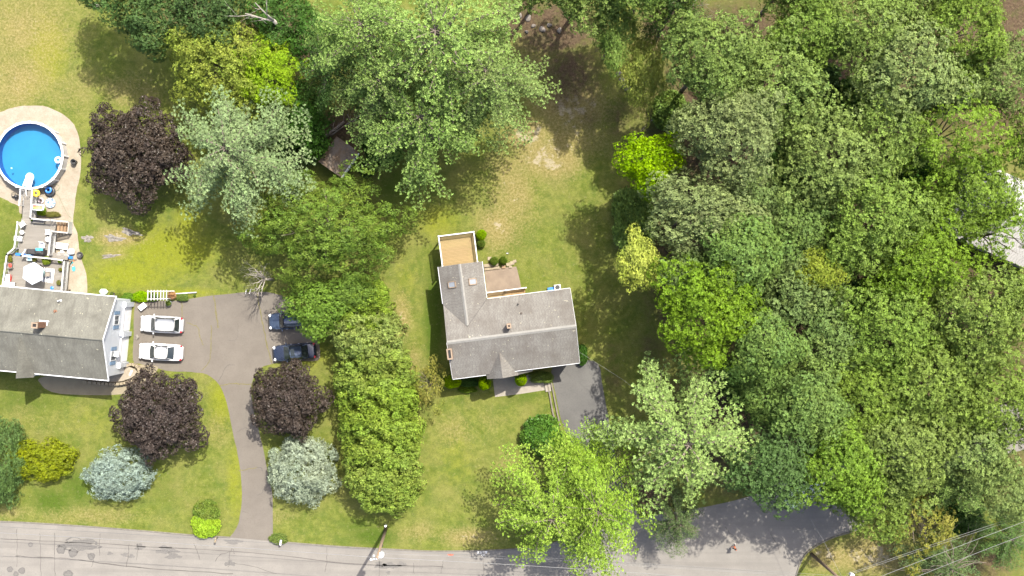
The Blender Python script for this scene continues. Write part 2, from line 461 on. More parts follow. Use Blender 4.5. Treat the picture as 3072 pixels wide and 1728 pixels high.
col = k.mix(k.ramp(spk, [(0.56, 0.0), (0.64, 0.42)]), col, (0.46, 0.40, 0.21))
mp_ = k.n('ShaderNodeMapping'); mp_.inputs['Location'].default_value = (31, 17, 5); k.l(p, mp_.inputs[0])
spk2 = k.noise(mp_.outputs[0], 1.7, 9.0, 0.8)
col = k.mix(k.ramp(spk2, [(0.53, 0.0), (0.66, 0.6)]), col, (0.115, 0.145, 0.030))
dark = k.ramp(n_vhi, [(0.32, 0.55), (0.64, 1.22)])
col = k.mix(1.0, col, dark, 'MULTIPLY')
dark2 = k.ramp(n_hi, [(0.28, 0.80), (0.6, 1.06)])
col = k.mix(1.0, col, dark2, 'MULTIPLY')
col = k.mix(1.0, col, (0.46, 0.46, 0.46), 'MULTIPLY')
k.bsdf(col, 0.95, n_vhi, 0.5, 0.02, spec=0.05)
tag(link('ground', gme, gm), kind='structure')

# ------------------------------------------------------------------ paved surfaces
def asphalt(name, c, c2, patch=0.25, stain=True, scale=0.5):
    c, c2 = [tuple(x * 0.62 for x in q) for q in (c, c2)]
    m, nt = newmat(name); k = NT(nt); p = k.pos()
    g = k.noise(p, 40.0, 2.0, 0.8); b = k.noise(p, scale, 5.0, 0.6); h = k.noise(p, 6.0, 4.0, 0.7)
    col = k.mix(k.ramp(b, [(0.35, 0.0), (0.65, 1.0)]), c2, c)
    col = k.mix(k.ramp(g, [(0.3, 0.35), (0.7, 0.0)]), col, tuple(x * 0.55 for x in c))
    col = k.mix(k.math('MULTIPLY', k.ramp(h, [(0.5, 0.0), (0.7, 1.0)]), patch), col, tuple(x * 0.6 for x in c2))
    if stain:
        mp = k.n('ShaderNodeMapping'); mp.inputs['Scale'].default_value = (0.05, 1.1, 1); mp.inputs['Rotation'].default_value = (0, 0, R(3.5)); k.l(p, mp.inputs[0])
        s = k.noise(mp.outputs[0], 1.0, 3.0)
        col = k.mix(k.math('MULTIPLY', k.ramp(s, [(0.48, 0.0), (0.68, 1.0)]), 0.4), col, tuple(x * 0.7 for x in c2))
    k.bsdf(col, 0.92, g, 0.5, 0.01, spec=0.2)
    return m
M['road'] = asphalt('road_asphalt', (0.270, 0.252, 0.225), (0.225, 0.210, 0.190))
M['drive'] = asphalt('driveway_asphalt', (0.200, 0.178, 0.150), (0.170, 0.150, 0.127), 0.3, False)
M['drivedark'] = asphalt('dark_driveway_asphalt', (0.165, 0.160, 0.150), (0.115, 0.112, 0.108), 0.35, False, 0.25)
M['concrete'] = asphalt('walk_concrete', (0.33, 0.285, 0.195), (0.28, 0.24, 0.165), 0.15, False, 0.9)
M['gravel'] = asphalt('gravel', (0.42, 0.37, 0.29), (0.33, 0.28, 0.21), 0.55, False, 1.2)
M['patch'] = plain('tar_patch', (0.098, 0.093, 0.086), 0.9, 0.35, 6.0)
M['crackdark'] = plain('dark_crack', (0.085, 0.078, 0.07), 0.95, 0.3, 5.0)
M['crackgrass'] = plain('grassy_crack', (0.135, 0.12, 0.055), 0.95, 0.5, 6.0)

road_pts = [(-900, 1300), (-300, 1302), (0, 1312), (180, 1322), (350, 1335), (480, 1346), (590, 1353), (690, 1362), (850, 1375), (1000, 1383), (1100, 1387), (1250, 1384), (1330, 1377), (1420, 1360), (1520, 1330), (1640, 1298), (1760, 1278), (1880, 1250), (1960, 1215), (2100, 1150), (2300, 1080), (2620, 990), (3400, 800),
            (3430, 930), (2620, 1120), (2400, 1180), (2260, 1245), (2170, 1322), (2090, 1352), (2035, 1382), (2014, 1410), (2000, 1450), (2040, 1560), (2400, 1800), (2000, 1900), (1700, 1640), (1300, 1600), (800, 1590), (300, 1565), (0, 1560), (-900, 1545)]
road_top = spline([F(*q) for q in road_pts[2:21]], 6, False)
road_bot = [F(*q) for q in road_pts[23:]]
road = sheet('road', [F(*q) for q in road_pts[:2]] + road_top + [F(*q) for q in road_pts[21:24]] + spline(road_bot[1:8], 6, False) + road_bot[8:], 0.012, M['road'], 0)
up = [F(*q) for q in road_pts[1:14]]
kerb = MB(); sp_ = spline(up, 10, False)
M['kerb'] = plain('kerb_asphalt', (0.15, 0.138, 0.112), 0.9, 0.4, 2.5)
kp = [q for q in sp_]
dl, dr_ = F(585, 1350).x, F(690, 1350).x
seg = []
for q in kp:
    if dl - 0.1 < q.x < dr_ + 0.1:
        if len(seg) > 1: kerb.tube([(s_.x, s_.y + 0.02, 0.02) for s_ in seg], 0.085, 6)
        seg = []
    else: seg.append(q)
if len(seg) > 1: kerb.tube([(s_.x, s_.y + 0.02, 0.02) for s_ in seg], 0.085, 6)
tag(kerb.build('kerb', M['kerb']), kind='structure')
kerb2 = MB()
kerb2.tube([(q.x, q.y, 0.02) for q in spline([F(*q) for q in [(2260, 1247), (2170, 1324), (2090, 1354), (2037, 1384), (2016, 1410), (2002, 1449)]], 6, False)], 0.09, 6)
tag(kerb2.build('kerb', M['kerb']), kind='structure')

drive = sheet('driveway', [F(*q) for q in [(340, 766), (360, 757), (440, 757), (500, 748), (560, 741), (630, 734), (690, 738), (735, 760), (790, 830), (803, 870), (800, 906), (740, 908), (690, 914), (655, 926), (638, 948), (632, 985), (640, 1040), (652, 1085), (664, 1140), (676, 1200), (686, 1250), (686, 1352), (690, 1362), (640, 1360), (580, 1354), (586, 1342), (600, 1315), (608, 1260), (606, 1200), (598, 1140), (588, 1100), (576, 1040), (566, 1000), (552, 968), (520, 942), (480, 936), (430, 934), (395, 926), (350, 915), (335, 905), (336, 840)]], 0.008, M['drive'], 3, 0.03)
sheet('driveway', [F(*q) for q in [(1390, 918), (1470, 905), (1506, 918), (1514, 960), (1528, 1040), (1542, 1110), (1560, 1200), (1610, 1300), (1640, 1320), (1560, 1350), (1500, 1260), (1475, 1190), (1455, 1145), (1430, 1100), (1410, 1050), (1398, 990)]], 0.008, M['drivedark'], 3, 0.03)
sheet('path', [F(*q) for q in [(102, 950), (180, 935), (280, 930), (345, 918), (396, 922), (386, 944), (366, 968), (335, 986), (290, 993), (220, 994), (150, 990), (118, 980), (103, 966)]], 0.012, M['concrete'], 4, 0.01)
sheet('gravel_pad', [P(*q) for q in [(-80, 380), (-40, 350), (0, 337), (52, 320), (128, 318), (178, 337), (216, 366), (234, 402), (240, 440), (244, 480), (240, 530), (230, 570), (224, 620), (220, 668), (232, 700), (240, 760), (258, 820), (262, 880), (255, 900), (150, 905), (140, 800), (150, 700), (110, 650), (60, 640), (56, 619), (30, 606), (0, 592), (-50, 580), (-90, 520), (-95, 440)]], 0.006, M['gravel'], 4, 0.03)

def strip(name, pts, w, m, parent, z, jit=0.35, sub=6, wob=0.05):
    sp = spline([P(*q) for q in pts], sub, False)
    sp = [Vector((q.x + random.uniform(-wob, wob), q.y + random.uniform(-wob, wob), 0)) for q in sp]
    return ribbon(sp, w, z, jit).build(name, m, parent)
# cracks in the left driveway (source-photo survey points)
for pts, w, m in [
    ([(640, 886), (645, 910), (650, 950), (655, 985)], 0.16, 'crackgrass'), ([(770, 868), (778, 920), (790, 980), (805, 1050), (816, 1092)], 0.13, 'crackgrass'),
    ([(560, 968), (580, 975), (595, 984), (600, 1010), (610, 1035)], 0.09, 'crackgrass'), ([(546, 905), (546, 930), (547, 952)], 0.10, 'crackgrass'),
    ([(634, 975), (634, 1010), (632, 1050), (630, 1078), (618, 1098), (604, 1112)], 0.09, 'crackgrass'), ([(706, 1096), (688, 1094), (674, 1106), (665, 1128), (655, 1145)], 0.06, 'crackdark'),
    ([(660, 1157), (690, 1151), (730, 1152), (765, 1154)], 0.11, 'crackgrass'), ([(714, 970), (714, 1000), (706, 1020), (680, 1020)], 0.04, 'crackdark'),
    ([(716, 1414), (740, 1408), (772, 1402)], 0.08, 'crackgrass'), ([(726, 1533), (748, 1539)], 0.04, 'crackdark'), ([(712, 1296), (735, 1285), (752, 1287)], 0.05, 'crackdark'),
    ([(770, 1402), (784, 1404), (786, 1412)], 0.06, 'crackdark'), ([(770, 1486), (785, 1480), (790, 1470)], 0.05, 'crackdark')]:
    strip('crack', pts, w, M[m], drive, 0.012)
# cracks, seams and tar patches of the road
for pts, w in [([(0, 1616), (200, 1626), (450, 1640), (760, 1658), (1040, 1690), (1330, 1700)], 0.07), ([(48, 1668), (110, 1672), (200, 1676), (300, 1688), (450, 1705), (700, 1722)], 0.09), ([(164, 1598), (164, 1660), (165, 1728)], 0.06), ([(50, 1586), (52, 1650), (50, 1700)], 0.04), ([(120, 1600), (121, 1660), (123, 1728)], 0.05), ([(300, 1600), (298, 1640), (299, 1665)], 0.05), ([(388, 1630), (384, 1670), (380, 1700)], 0.06), ([(412, 1630), (414, 1650), (408, 1680)], 0.04), ([(582, 1630), (592, 1655), (598, 1680)], 0.05), ([(645, 1685), (660, 1665), (690, 1655), (697, 1645), (704, 1662)], 0.05), ([(688, 1655), (688, 1690), (684, 1702)], 0.04),
               ([(980, 1640), (980, 1690), (975, 1715)], 0.05), ([(1330, 1680), (1326, 1705), (1322, 1720)], 0.05), ([(1138, 1680), (1138, 1728)], 0.04), ([(1240, 1690), (1242, 1720)], 0.04), ([(2176, 1580), (2190, 1600), (2215, 1615), (2240, 1622)], 0.04), ([(1450, 1680), (1452, 1728)], 0.05), ([(2310, 1600), (2330, 1632), (2340, 1660)], 0.05),
               ([(260, 1658), (280, 1672), (275, 1700)], 0.04), ([(700, 1690), (760, 1700), (830, 1722)], 0.04)]:
    strip('crack', pts, w, M['crackdark'], road, 0.016, 0.5)
def patchblob(cx, cy, rx, ry, m, hole=0.0, n=26, rough=0.16):
    pts = []
    ph = [random.uniform(0, 6.28) for _ in range(4)]
    c = P(cx, cy)
    for i in range(n):
        a = 2 * math.pi * i / n
        q = 1 + rough * (math.sin(3 * a + ph[0]) + .7 * math.sin(5 * a + ph[1]) + .5 * math.sin(9 * a + ph[2])) * .6 + random.uniform(-.06, .06)
        pts.append((c.x + rx / KPX * q * math.cos(a), c.y + ry / KPX * q * math.sin(a), 0.016))
    mb = MB()
    if hole:
        vs = pts + [(c.x + (q[0] - c.x) * hole, c.y + (q[1] - c.y) * hole, 0.016) for q in pts]
        mb.add(vs, [(i, (i + 1) % n, n + (i + 1) % n, n + i) for i in range(n)])
    else:
        mb.add(pts + [(c.x, c.y, 0.016)], [(i, (i + 1) % n, n) for i in range(n)])
    return mb.build('tar_patch', m, road)
M['patch2'] = plain('worn_tar_patch', (0.118, 0.111, 0.102), 0.9, 0.3, 8.0)
patchblob(240, 1634, 52, 16, M['patch2'], rough=.35); patchblob(240, 1634, 54, 19, M['patch'], .88, rough=.35).location.z = .002
for x, y, r in [(183, 1649, 13), (219, 1658, 14), (274, 1669, 11), (30, 1708, 9), (66, 1712, 10), (48, 1722, 8), (205, 1724, 14), (92, 1634, 7)]:
    patchblob(x, y, r, r * .95, M['patch2']); o_ = patchblob(x, y, r, r * .95, M['patch'], .72); o_.location.z = .002
for x, y, rx, ry in [(330, 1660, 8, 5), (374, 1664, 10, 6), (394, 1668, 9, 6), (500, 1650, 30, 12), (520, 1668, 22, 9), (1140, 1694, 16, 9), (1170, 1697, 28, 9), (1205, 1692, 14, 6), (420, 1640, 14, 9), (1165, 1718, 6, 5), (690, 1690, 16, 8), (700, 1625, 26, 7)]:
    patchblob(x, y, rx, ry, M['patch2'], rough=.4)
# painted utility marks on the road
def roadtext(body, px, py, size, rz, m):
    cu = bpy.data.curves.new('text', 'FONT'); cu.body = body; cu.size = size; cu.align_x = 'CENTER'; cu.align_y = 'CENTER'
    tmp = bpy.data.objects.new('text', cu); COL.objects.link(tmp)
    bpy.context.view_layer.update()
    me = bpy.data.meshes.new_from_object(tmp.evaluated_get(bpy.context.evaluated_depsgraph_get()))
    bpy.data.objects.remove(tmp)
    o = link('utility_mark', me, m, road); q = P(px, py); o.location = (q.x, q.y, 0.018); o.rotation_euler = (0, 0, rz)
    return o
M['roadwhite'] = plain('white_road_paint', (0.72, 0.72, 0.70), 0.8, 0.4, 12.0)
M['roadred'] = plain('red_road_paint', (0.42, 0.10, 0.06), 0.8, 0.5, 8.0)
roadtext('CBYU', 1446, 1657, 0.46, 0.06, M['roadwhite']); roadtext('CIS', 1449, 1665.5, 0.30, 0.06, M['roadwhite'])
for ax in (1434.5, 1458.5):
    a = P(ax, 1661, .018); b = P(ax, 1653, .018)
    mb = ribbon([a, b], 0.07, 0.018); t = Vector((b.x, b.y + 0.05, 0))
    mb.v += ribbon([t, t + Vector((-.12, -.14, 0))], .06, .0182).v; mb.f.append((4, 5, 7, 6))
    n0 = len(mb.v); mb.v += ribbon([t, t + Vector((.12, -.14, 0))], .06, .0184).v; mb.f.append((n0, n0 + 1, n0 + 3, n0 + 2))
    mb.build('utility_mark', M['roadwhite'], road)
patchblob(1352, 1664, 9, 3, M['roadred'])

# ------------------------------------------------------------------ building materials
def shinglemat(name, c, c2, streak):
    c, c2, streak = [tuple(x * 0.68 for x in q) for q in (c, c2, streak)]
    m, nt = newmat(name); k = NT(nt); p = k.pos()
    at = k.n('ShaderNodeAttribute', attribute_name='tab'); oi = at.outputs['Fac']
    col = k.mix(oi, c2, c)
    b = k.noise(p, 0.55, 5.0, 0.6)
    col = k.mix(k.math('MULTIPLY', k.ramp(b, [(0.42, 0.0), (0.7, 1.0)]), 0.75), col, streak)
    mp = k.n('ShaderNodeMapping'); mp.inputs['Scale'].default_value = (2.2, .35, .35); mp.inputs['Rotation'].default_value = (0, 0, R(-7)); k.l(p, mp.inputs[0])
    st_ = k.noise(mp.outputs[0], 1.0, 5.0, .65)
    col = k.mix(k.ramp(st_, [(.48, 0.0), (.72, .6)]), col, streak)
    g = k.noise(p, 9.0, 5.0, 0.8)
    col = k.mix(k.ramp(g, [(0.35, 0.4), (0.6, 0.0)]), col, tuple(x * 0.5 for x in c))
    sp_ = k.noise(p, 3.2, 2.0, 0.4)
    col = k.mix(k.ramp(sp_, [(0.70, 0.0), (0.76, 0.5)]), col, (0.40, 0.38, 0.28))
    k.bsdf(col, 0.95, spec=0.05)
    return m
M['shingle'] = shinglemat('grey_shingle', (0.235, 0.225, 0.205), (0.190, 0.180, 0.164), (0.140, 0.125, 0.110))
M['shinglegreen'] = shinglemat('green_grey_shingle', (0.212, 0.208, 0.176), (0.185, 0.182, 0.156), (0.105, 0.101, 0.086))
M['shinglebrown'] = shinglemat('brown_shingle', (0.27, 0.18, 0.11), (0.20, 0.135, 0.085), (0.30, 0.29, 0.28))
M['shinglepale'] = shinglemat('pale_shingle', (0.52, 0.51, 0.49), (0.44, 0.43, 0.41), (0.38, 0.37, 0.35))
def sidingmat(name, c, step=0.12):
    c = tuple(x * 0.62 for x in c)
    m, nt = newmat(name); k = NT(nt); p = k.pos()
    sx = k.n('ShaderNodeSeparateXYZ'); k.l(p, sx.inputs[0])
    f = k.math('FRACT', k.math('DIVIDE', sx.outputs[2], step))
    n = k.noise(p, 1.5, 3.0)
    col = k.mix(n, tuple(x * 0.92 for x in c), c)
    k.bsdf(col, 0.55, f, 0.9, 0.02)
    return m
M['siding'] = sidingmat('pale_siding', (0.86, 0.90, 0.95))
M['sidingmain'] = sidingmat('cream_siding', (0.55, 0.52, 0.46))
M['white'] = plain('white_paint', (0.52, 0.53, 0.54), 0.5, 0.06, 2.0)
M['whitewarm'] = plain('weathered_white_paint', (0.42, 0.415, 0.40), 0.6, 0.18, 2.0)
M['vinyl'] = plain('white_vinyl', (0.50, 0.50, 0.49), 0.4, 0.08, 2.0)
M['trim'] = plain('white_trim', (0.42, 0.43, 0.44), 0.5, 0.08, 2.0)
M['brick'] = plain('red_brick', (0.17, 0.085, 0.05), 0.85, 0.45, 9.0)
M['brickcap'] = plain('chimney_cap', (0.22, 0.165, 0.115), 0.85, 0.3, 5.0)
M['black'] = plain('black_void', (0.012, 0.012, 0.013), 0.8, 0.1)
M['glass'] = plain('window_glass', (0.045, 0.055, 0.065), 0.12, 0.1, 1.0, spec=0.7)
M['skyglass'] = plain('skylight_glass', (0.19, 0.205, 0.22), 0.12, 0.15, 2.0, spec=0.8)
M['shutter'] = plain('blue_grey_shutter', (0.090, 0.145, 0.215), 0.55, 0.1)
M['garage'] = plain('garage_door_white', (0.66, 0.665, 0.67), 0.5, 0.06)
M['metal'] = plain('grey_metal', (0.42, 0.42, 0.42), 0.45, 0.2, 4.0, metal=0.4)
M['deckgrey'] = wood('grey_deck_board', (0.330, 0.305, 0.265), (0.235, 0.215, 0.185))
M['decktan'] = wood('tan_deck_board', (0.385, 0.275, 0.125), (0.315, 0.22, 0.095))
M['tanwood'] = wood('tan_wood', (0.38, 0.245, 0.105), (0.30, 0.19, 0.08))
M['treadwood'] = wood('brown_tread', (0.36, 0.235, 0.135), (0.28, 0.18, 0.10), 1)
M['greywood'] = wood('weathered_wood', (0.24, 0.21, 0.17), (0.16, 0.14, 0.11), 1)
M['stone'] = plain('field_stone', (0.17, 0.15, 0.13), 0.9, 0.45, 3.0, bump=0.6)
M['stonetan'] = plain('tan_block', (0.24, 0.20, 0.135), 0.9, 0.35, 4.0, bump=0.5)
M['mulch'] = plain('dark_mulch', (0.075, 0.062, 0.052), 0.95, 0.5, 9.0, bump=0.5)
M['patio'] = plain('brown_paver', (0.185, 0.145, 0.108), 0.9, 0.25, 0.9, bump=0.3, c2=(0.130, 0.100, 0.075))
M['paver'] = plain('grey_paver', (0.24, 0.215, 0.18), 0.9, 0.2, 2.0, bump=0.3)

# ------------------------------------------------------------------ shingles, clipped to each roof face
def clip(poly, edges):
    for a, b in edges:
        out = []; n = len(poly)
        if n == 0: return []
        d = lambda q: (b[0] - a[0]) * (q[1] - a[1]) - (b[1] - a[1]) * (q[0] - a[0])
        for i in range(n):
            p0, p1 = poly[i], poly[(i + 1) % n]; d0, d1 = d(p0), d(p1)
            if d0 >= 0: out.append(p0)
            if (d0 >= 0) != (d1 >= 0):
                t = d0 / (d0 - d1); out.append((p0[0] + (p1[0] - p0[0]) * t, p0[1] + (p1[1] - p0[1]) * t))
        poly = out
    return poly
def shingle_faces(faces, tab=0.33, course=0.17, lift=0.0025):
    """faces: list of polygons (3D, first edge = eave). returns verts, faces, per-face random"""
    V, Fc, T = [], [], []
    for poly in faces:
        poly = [Vector(q) for q in poly]
        e = (poly[1] - poly[0]).normalized(); nrm = None
        for q in poly[2:]:
            c = e.cross(q - poly[0])
            if c.length > 1e-3: nrm = c.normalized(); break
        if nrm.z < 0: nrm = -nrm
        u = e; w = nrm.cross(u).normalized()
        if w.z < 0: w = -w
        p2 = [((q - poly[0]).dot(u), (q - poly[0]).dot(w)) for q in poly]
        p2 = [(q[0], q[1]) for q in ccw([(a, b, 0) for a, b in p2])]
        edges = [(p2[i], p2[(i + 1) % len(p2)]) for i in range(len(p2))]
        ulo = min(q[0] for q in p2); uhi = max(q[0] for q in p2); whi = max(q[1] for q in p2)
        wv = min(q[1] for q in p2); row = 0
        while wv < whi:
            x = ulo - (row % 2) * tab / 2 - random.uniform(0, .05)
            ctone = random.uniform(-.12, .12)
            while x < uhi:
                t = tab * random.choice((.8, 1, 1, 1.2)); g = 0.012
                q = clip([(x + g, wv), (x + t - g, wv), (x + t - g, wv + course * .97), (x + g, wv + course * .97)], edges)
                x += t
                if len(q) < 3: continue
                ar = abs(sum(q[i][0] * q[(i + 1) % len(q)][1] - q[(i + 1) % len(q)][0] * q[i][1] for i in range(len(q))))
                if ar < .002: continue
                b = len(V); n = len(q); r = min(1, max(0, random.gauss(.5, .2) + ctone)); lf = lift * random.uniform(.7, 1.4)
                for a, c in q:
                    hh = lf * (1.25 - .8 * (c - wv) / course) + .004
                    V.append(poly[0] + u * a + w * c + nrm * hh)
                for a, c in q: V.append(poly[0] + u * a + w * c + nrm * .001)
                Fc.append(tuple(b + i for i in range(n))); T.append(r)
                for i in range(n):
                    j = (i + 1) % n; Fc.append((b + n + i, b + n + j, b + j, b + i)); T.append(r * .5)
            wv += course; row += 1
    return V, Fc, T
def shingle_obj(name, faces, m, parent, **kw):
    V, Fc, T = shingle_faces(faces, **kw)
    me = bpy.data.meshes.new(name); me.from_pydata([tuple(v) for v in V], [], Fc)
    at = me.attributes.new('tab', 'FLOAT', 'FACE'); at.data.foreach_set('value', T)
    me.update()
    o = link(name, me, m, parent); tag(o, kind='stuff'); return o
def slab(mb, poly, th):                   # a solid roof deck under the shingles
    poly = [Vector(q) for q in poly]; n = len(poly); b = len(mb.v)
    mb.v += [tuple(q) for q in poly] + [(q.x, q.y, q.z - th) for q in poly]
    nz = (poly[1] - poly[0]).cross(poly[2] - poly[1]).z
    top = tuple(b + i for i in range(n)); bot = tuple(b + n + i for i in reversed(range(n)))
    mb.f += [top, bot] if nz > 0 else [tuple(reversed(top)), tuple(reversed(bot))]
    for i in range(n):
        j = (i + 1) % n; q = (b + i, b + n + i, b + n + j, b + j)
        mb.f.append(q if nz > 0 else tuple(reversed(q)))
def wallbox(mb, x0, x1, y0, y1, z0, z1): mb.box(((x0 + x1) / 2, (y0 + y1) / 2, (z0 + z1) / 2), (x1 - x0, y1 - y0, z1 - z0))
def window(parent, c, n, w, h, m=None, mull=1):
    """frame, sill and pane proud of a wall; n = outward direction in local xy"""
    n = Vector((n[0], n[1], 0)).normalized(); t = Vector((-n.y, n.x, 0)); c = Vector(c); mb = MB()
    def bar(a, b, d): mb.beam(a, b, d, .07)
    A = [c + t * (sx * w / 2) + Vector((0, 0, sz * h / 2)) + n * .03 for sx, sz in ((-1, -1), (1, -1), (1, 1), (-1, 1))]
    for i in range(4): mb.beam(A[i], A[(i + 1) % 4], .09, .09)
    for q in range(mull):
        f = (q + 1) / (mull + 1); mb.beam(A[0].lerp(A[1], f), A[3].lerp(A[2], f), .05, .06)
    o = mb.build('window', M['trim'], parent)
    g = MB(); B = [a - n * .015 for a in A]
    g.add(B, [(0, 1, 2, 3)]); g.build('pane', M['glass'], o)
    return o
def gable_end(mb, x, y0, y1, yr, z0, ze, zr, th=0.15, axis='x'):
    pts = [(y0, z0), (y1, z0), (y1, ze), (yr, zr), (y0, ze)]
    for s_ in (0, 1): mb.v += [((x + s_ * th, a, b) if axis == 'x' else (a, x + s_ * th, b)) for a, b in pts]
    b = len(mb.v) - 10
    f = [tuple(b + i for i in reversed(range(5))), tuple(b + 5 + i for i in range(5))] + [(b + i, b + (i + 1) % 5, b + 5 + (i + 1) % 5, b + 5 + i) for i in range(5)]
    mb.f += f if axis == 'x' else [tuple(reversed(q)) for q in f]

# ------------------------------------------------------------------ house in the middle
A1 = R(7.3)
house = thing('house', 'grey shingled house with back wing, skylights and brick chimneys in the middle', 'house', (-0.062, -4.845, 0), A1)
Lh, Dh, ZE, ZR = 6.78, 3.96, 5.2, 7.2
mb = MB(); wallbox(mb, -6.45, 6.45, -3.6, 3.6, 0, 5.08); wallbox(mb, -6.452, -2.45, 3.55, 7.7, 0, 5.07)
gable_end(mb, -6.46, -3.6, 3.6, 0, 5.0, 5.2, 6.95); gable_end(mb, 6.31, -3.6, 3.6, 0, 5.0, 5.2, 6.95)
gable_end(mb, 7.56, -6.44, -2.46, -4.46, 5.0, 5.2, 6.3, axis='y')
mb.build('wall', M['sidingmain'], house)
ZW = 6.5; VT = Dh - (ZW - ZE) / (ZR - ZE) * Dh
tip = (-4.46, VT, ZW)
front = [(-Lh, -Dh, ZE), (Lh, -Dh, ZE), (Lh, 0, ZR), (-Lh, 0, ZR)]
back = [(Lh, Dh, ZE), (-Lh, Dh, ZE), (-Lh, 0, ZR), (Lh, 0, ZR)]
wl = [(-Lh, 8.0, ZE), (-Lh, Dh, ZE), tip, (-4.46, 8.0, ZW)]
wr = [(-2.15, Dh, ZE), (-2.15, 8.0, ZE), (-4.46, 8.0, ZW), tip]
up_ = lambda poly, d: [(a, b, c + d) for a, b, c in poly]
wl, wr = up_(wl, .02), up_(wr, .021)
pl, pr = -3.17, 0.17; ZP, ZPE, VP = 6.36, 4.9, -4.48
lz = lambda u: ZP - abs(u + 1.5) * (ZP - ZPE) / 1.67
pl1 = [(-2.83, -3.96, lz(-2.83)), (-2.83, VP, lz(-2.83)), (-1.5, VP, ZP), (-1.5, -1.67, ZP)]
pl2 = [(pl, -3.96, ZPE), (pl, VP, ZPE), (-2.83, VP, lz(-2.83)), (-2.83, -3.96, lz(-2.83))]
pr1 = [(-.17, VP, lz(-.17)), (-.17, -3.96, lz(-.17)), (-1.5, -1.67, ZP), (-1.5, VP, ZP)]
pr2 = [(pr, VP, ZPE), (pr, -3.96, ZPE), (-.17, -3.96, lz(-.17)), (-.17, VP, lz(-.17))]
pent = [(1.75, -4.28, 4.62), (1.75, -3.7, 4.86), (pr, -3.7, 4.95), (pr, -4.45, 4.84)]
faces = [front, back, wl, wr] + [up_(q, .02) for q in (pl1, pl2, pr1, pr2)] + [pent]
mb = MB()
for q in faces: slab(mb, up_(q, -.004), .14)
M['roofbase'] = plain('roof_felt', (0.075, 0.072, 0.066), 0.95, 0.2, 2.0)
roof = mb.build('roof', M['roofbase'], house)
shingle_obj('shingles', faces, M['shingle'], roof)
mb = MB()
mb.add([(-Lh, -.2, ZR - .07), (Lh, -.2, ZR - .07), (Lh, 0, ZR + .035), (-Lh, 0, ZR + .035), (-Lh, .2, ZR - .07), (Lh, .2, ZR - .07)], [(0, 1, 2, 3), (3, 2, 5, 4), (1, 0, 4, 5)])
mb.add([(-4.46 - .16, VT + .2, ZW - .05), (-4.46, VT + .1, ZW + .06), (-4.46 + .16, VT + .2, ZW - .05), (-4.46 - .16, 8.0, ZW - .05), (-4.46, 8.0, ZW + .06), (-4.46 + .16, 8.0, ZW - .05)], [(0, 1, 4, 3), (1, 2, 5, 4), (2, 0, 3, 5)])
M['ridgecap'] = plain('ridge_cap', (0.19, 0.185, 0.17), 0.9, 0.2, 3.0)
mb.each('ridge_cap', M['ridgecap'], roof)
M['valley'] = plain('dark_valley', (0.09, 0.085, 0.08), 0.9, 0.3, 3.0)  # plain dark grey for the valley lines and the shed roof base
mb = MB(); mb.tube([(-Lh + .1, Dh - .1, ZE + .06), (tip[0], tip[1], tip[2] + .03)], .035, 5); mb.tube([(-2.15, Dh - .02, ZE + .05), (tip[0], tip[1], tip[2] + .03)], .03, 5)
mb.each('valley', M['valley'], roof)
mb = MB()                                   # gutters and rake trim
mb.beam((-Lh, -Dh - .06, ZE - .04), (pl - .05, -Dh - .06, ZE - .05), .06, .08); mb.beam((-.3, -Dh - .06, ZE - .04), (Lh, -Dh - .06, ZE - .05), .06, .08)
mb.beam((-2.1, Dh + .06, ZE - .04), (Lh, Dh + .06, ZE - .05), .06, .08); mb.beam((-Lh - .06, Dh + .1, ZE - .04), (-Lh - .06, 8.0, ZE - .05), .06, .08); mb.beam((-2.09, Dh + .15, ZE - .04), (-2.09, 8.0, ZE - .05), .06, .08)
mb.each('gutter', M['trim'], roof)
mb = MB()
for s_ in (-1, 1):
    for v0 in (-1, 1):
        if s_ == -1 and v0 == 1: continue
        mb.beam((s_ * (Lh + .02), v0 * Dh, ZE - .02), (s_ * (Lh + .02), 0, ZR - .02), .04, .13)
mb.each('rake_board', M['whitewarm'], roof)
for (x, y) in ((-5.51, 5.95), (-3.39, 5.99)):
    s_ = 1 if x < -4.46 else -1; z = ZE + (1 - abs(x + 4.46) / 2.31) * (ZW - ZE) + .02; tl = math.atan2(1.3, 2.31) * (-s_)
    f = MB()
    for a, b, c, d in ((-.42, 0, .1, .66), (.42, 0, .1, .66), (0, -.3, .94, .1), (0, .3, .94, .1)): f.box((a, b, .07), (c, d, .16))
    skl = f.build('skylight', M['brickcap'], roof, loc=(x, y, z), rot=(0, tl, 0))
    g = MB(); g.box((0, 0, .09), (.76, .52, .03)); g.build('pane', M['skyglass'], skl)
def chimney(parent, c, sx, sy, z0, z1, nfl=1):
    mb = MB(); n = int((z1 - z0) / .085)
    for i in range(n):
        o = .004 if i % 2 else 0
        mb.box((c[0], c[1], z0 + (i + .5) * (z1 - z0) / n), (sx - o, sy - o, (z1 - z0) / n - .004))
    ch = mb.build('chimney', M['brick'], parent)
    cap = MB(); w = .14
    for a, b, d, e in ((-(sx + .04) / 2 + w / 2, 0, w, sy + .04), ((sx + .04) / 2 - w / 2, 0, w, sy + .04), (0, -(sy + .04) / 2 + w / 2, sx + .04 - 2 * w, w), (0, (sy + .04) / 2 - w / 2, sx + .04 - 2 * w, w)):
        cap.box((c[0] + a, c[1] + b, z1 + .04), (d, e, .09))
    cap.build('chimney_cap', M['brickcap'], ch)
    h = MB(); h.box((c[0], c[1], z1 - .02), (sx - 2 * w + .02, sy - 2 * w + .02, .04)); h.build('flue', M['black'], ch)
    return ch
chimney(house, (-6.62, -1.19), .52, 1.1, 0, 7.55)
chimney(house, (-.13, .94), .42, .46, 6.3, 8.15)
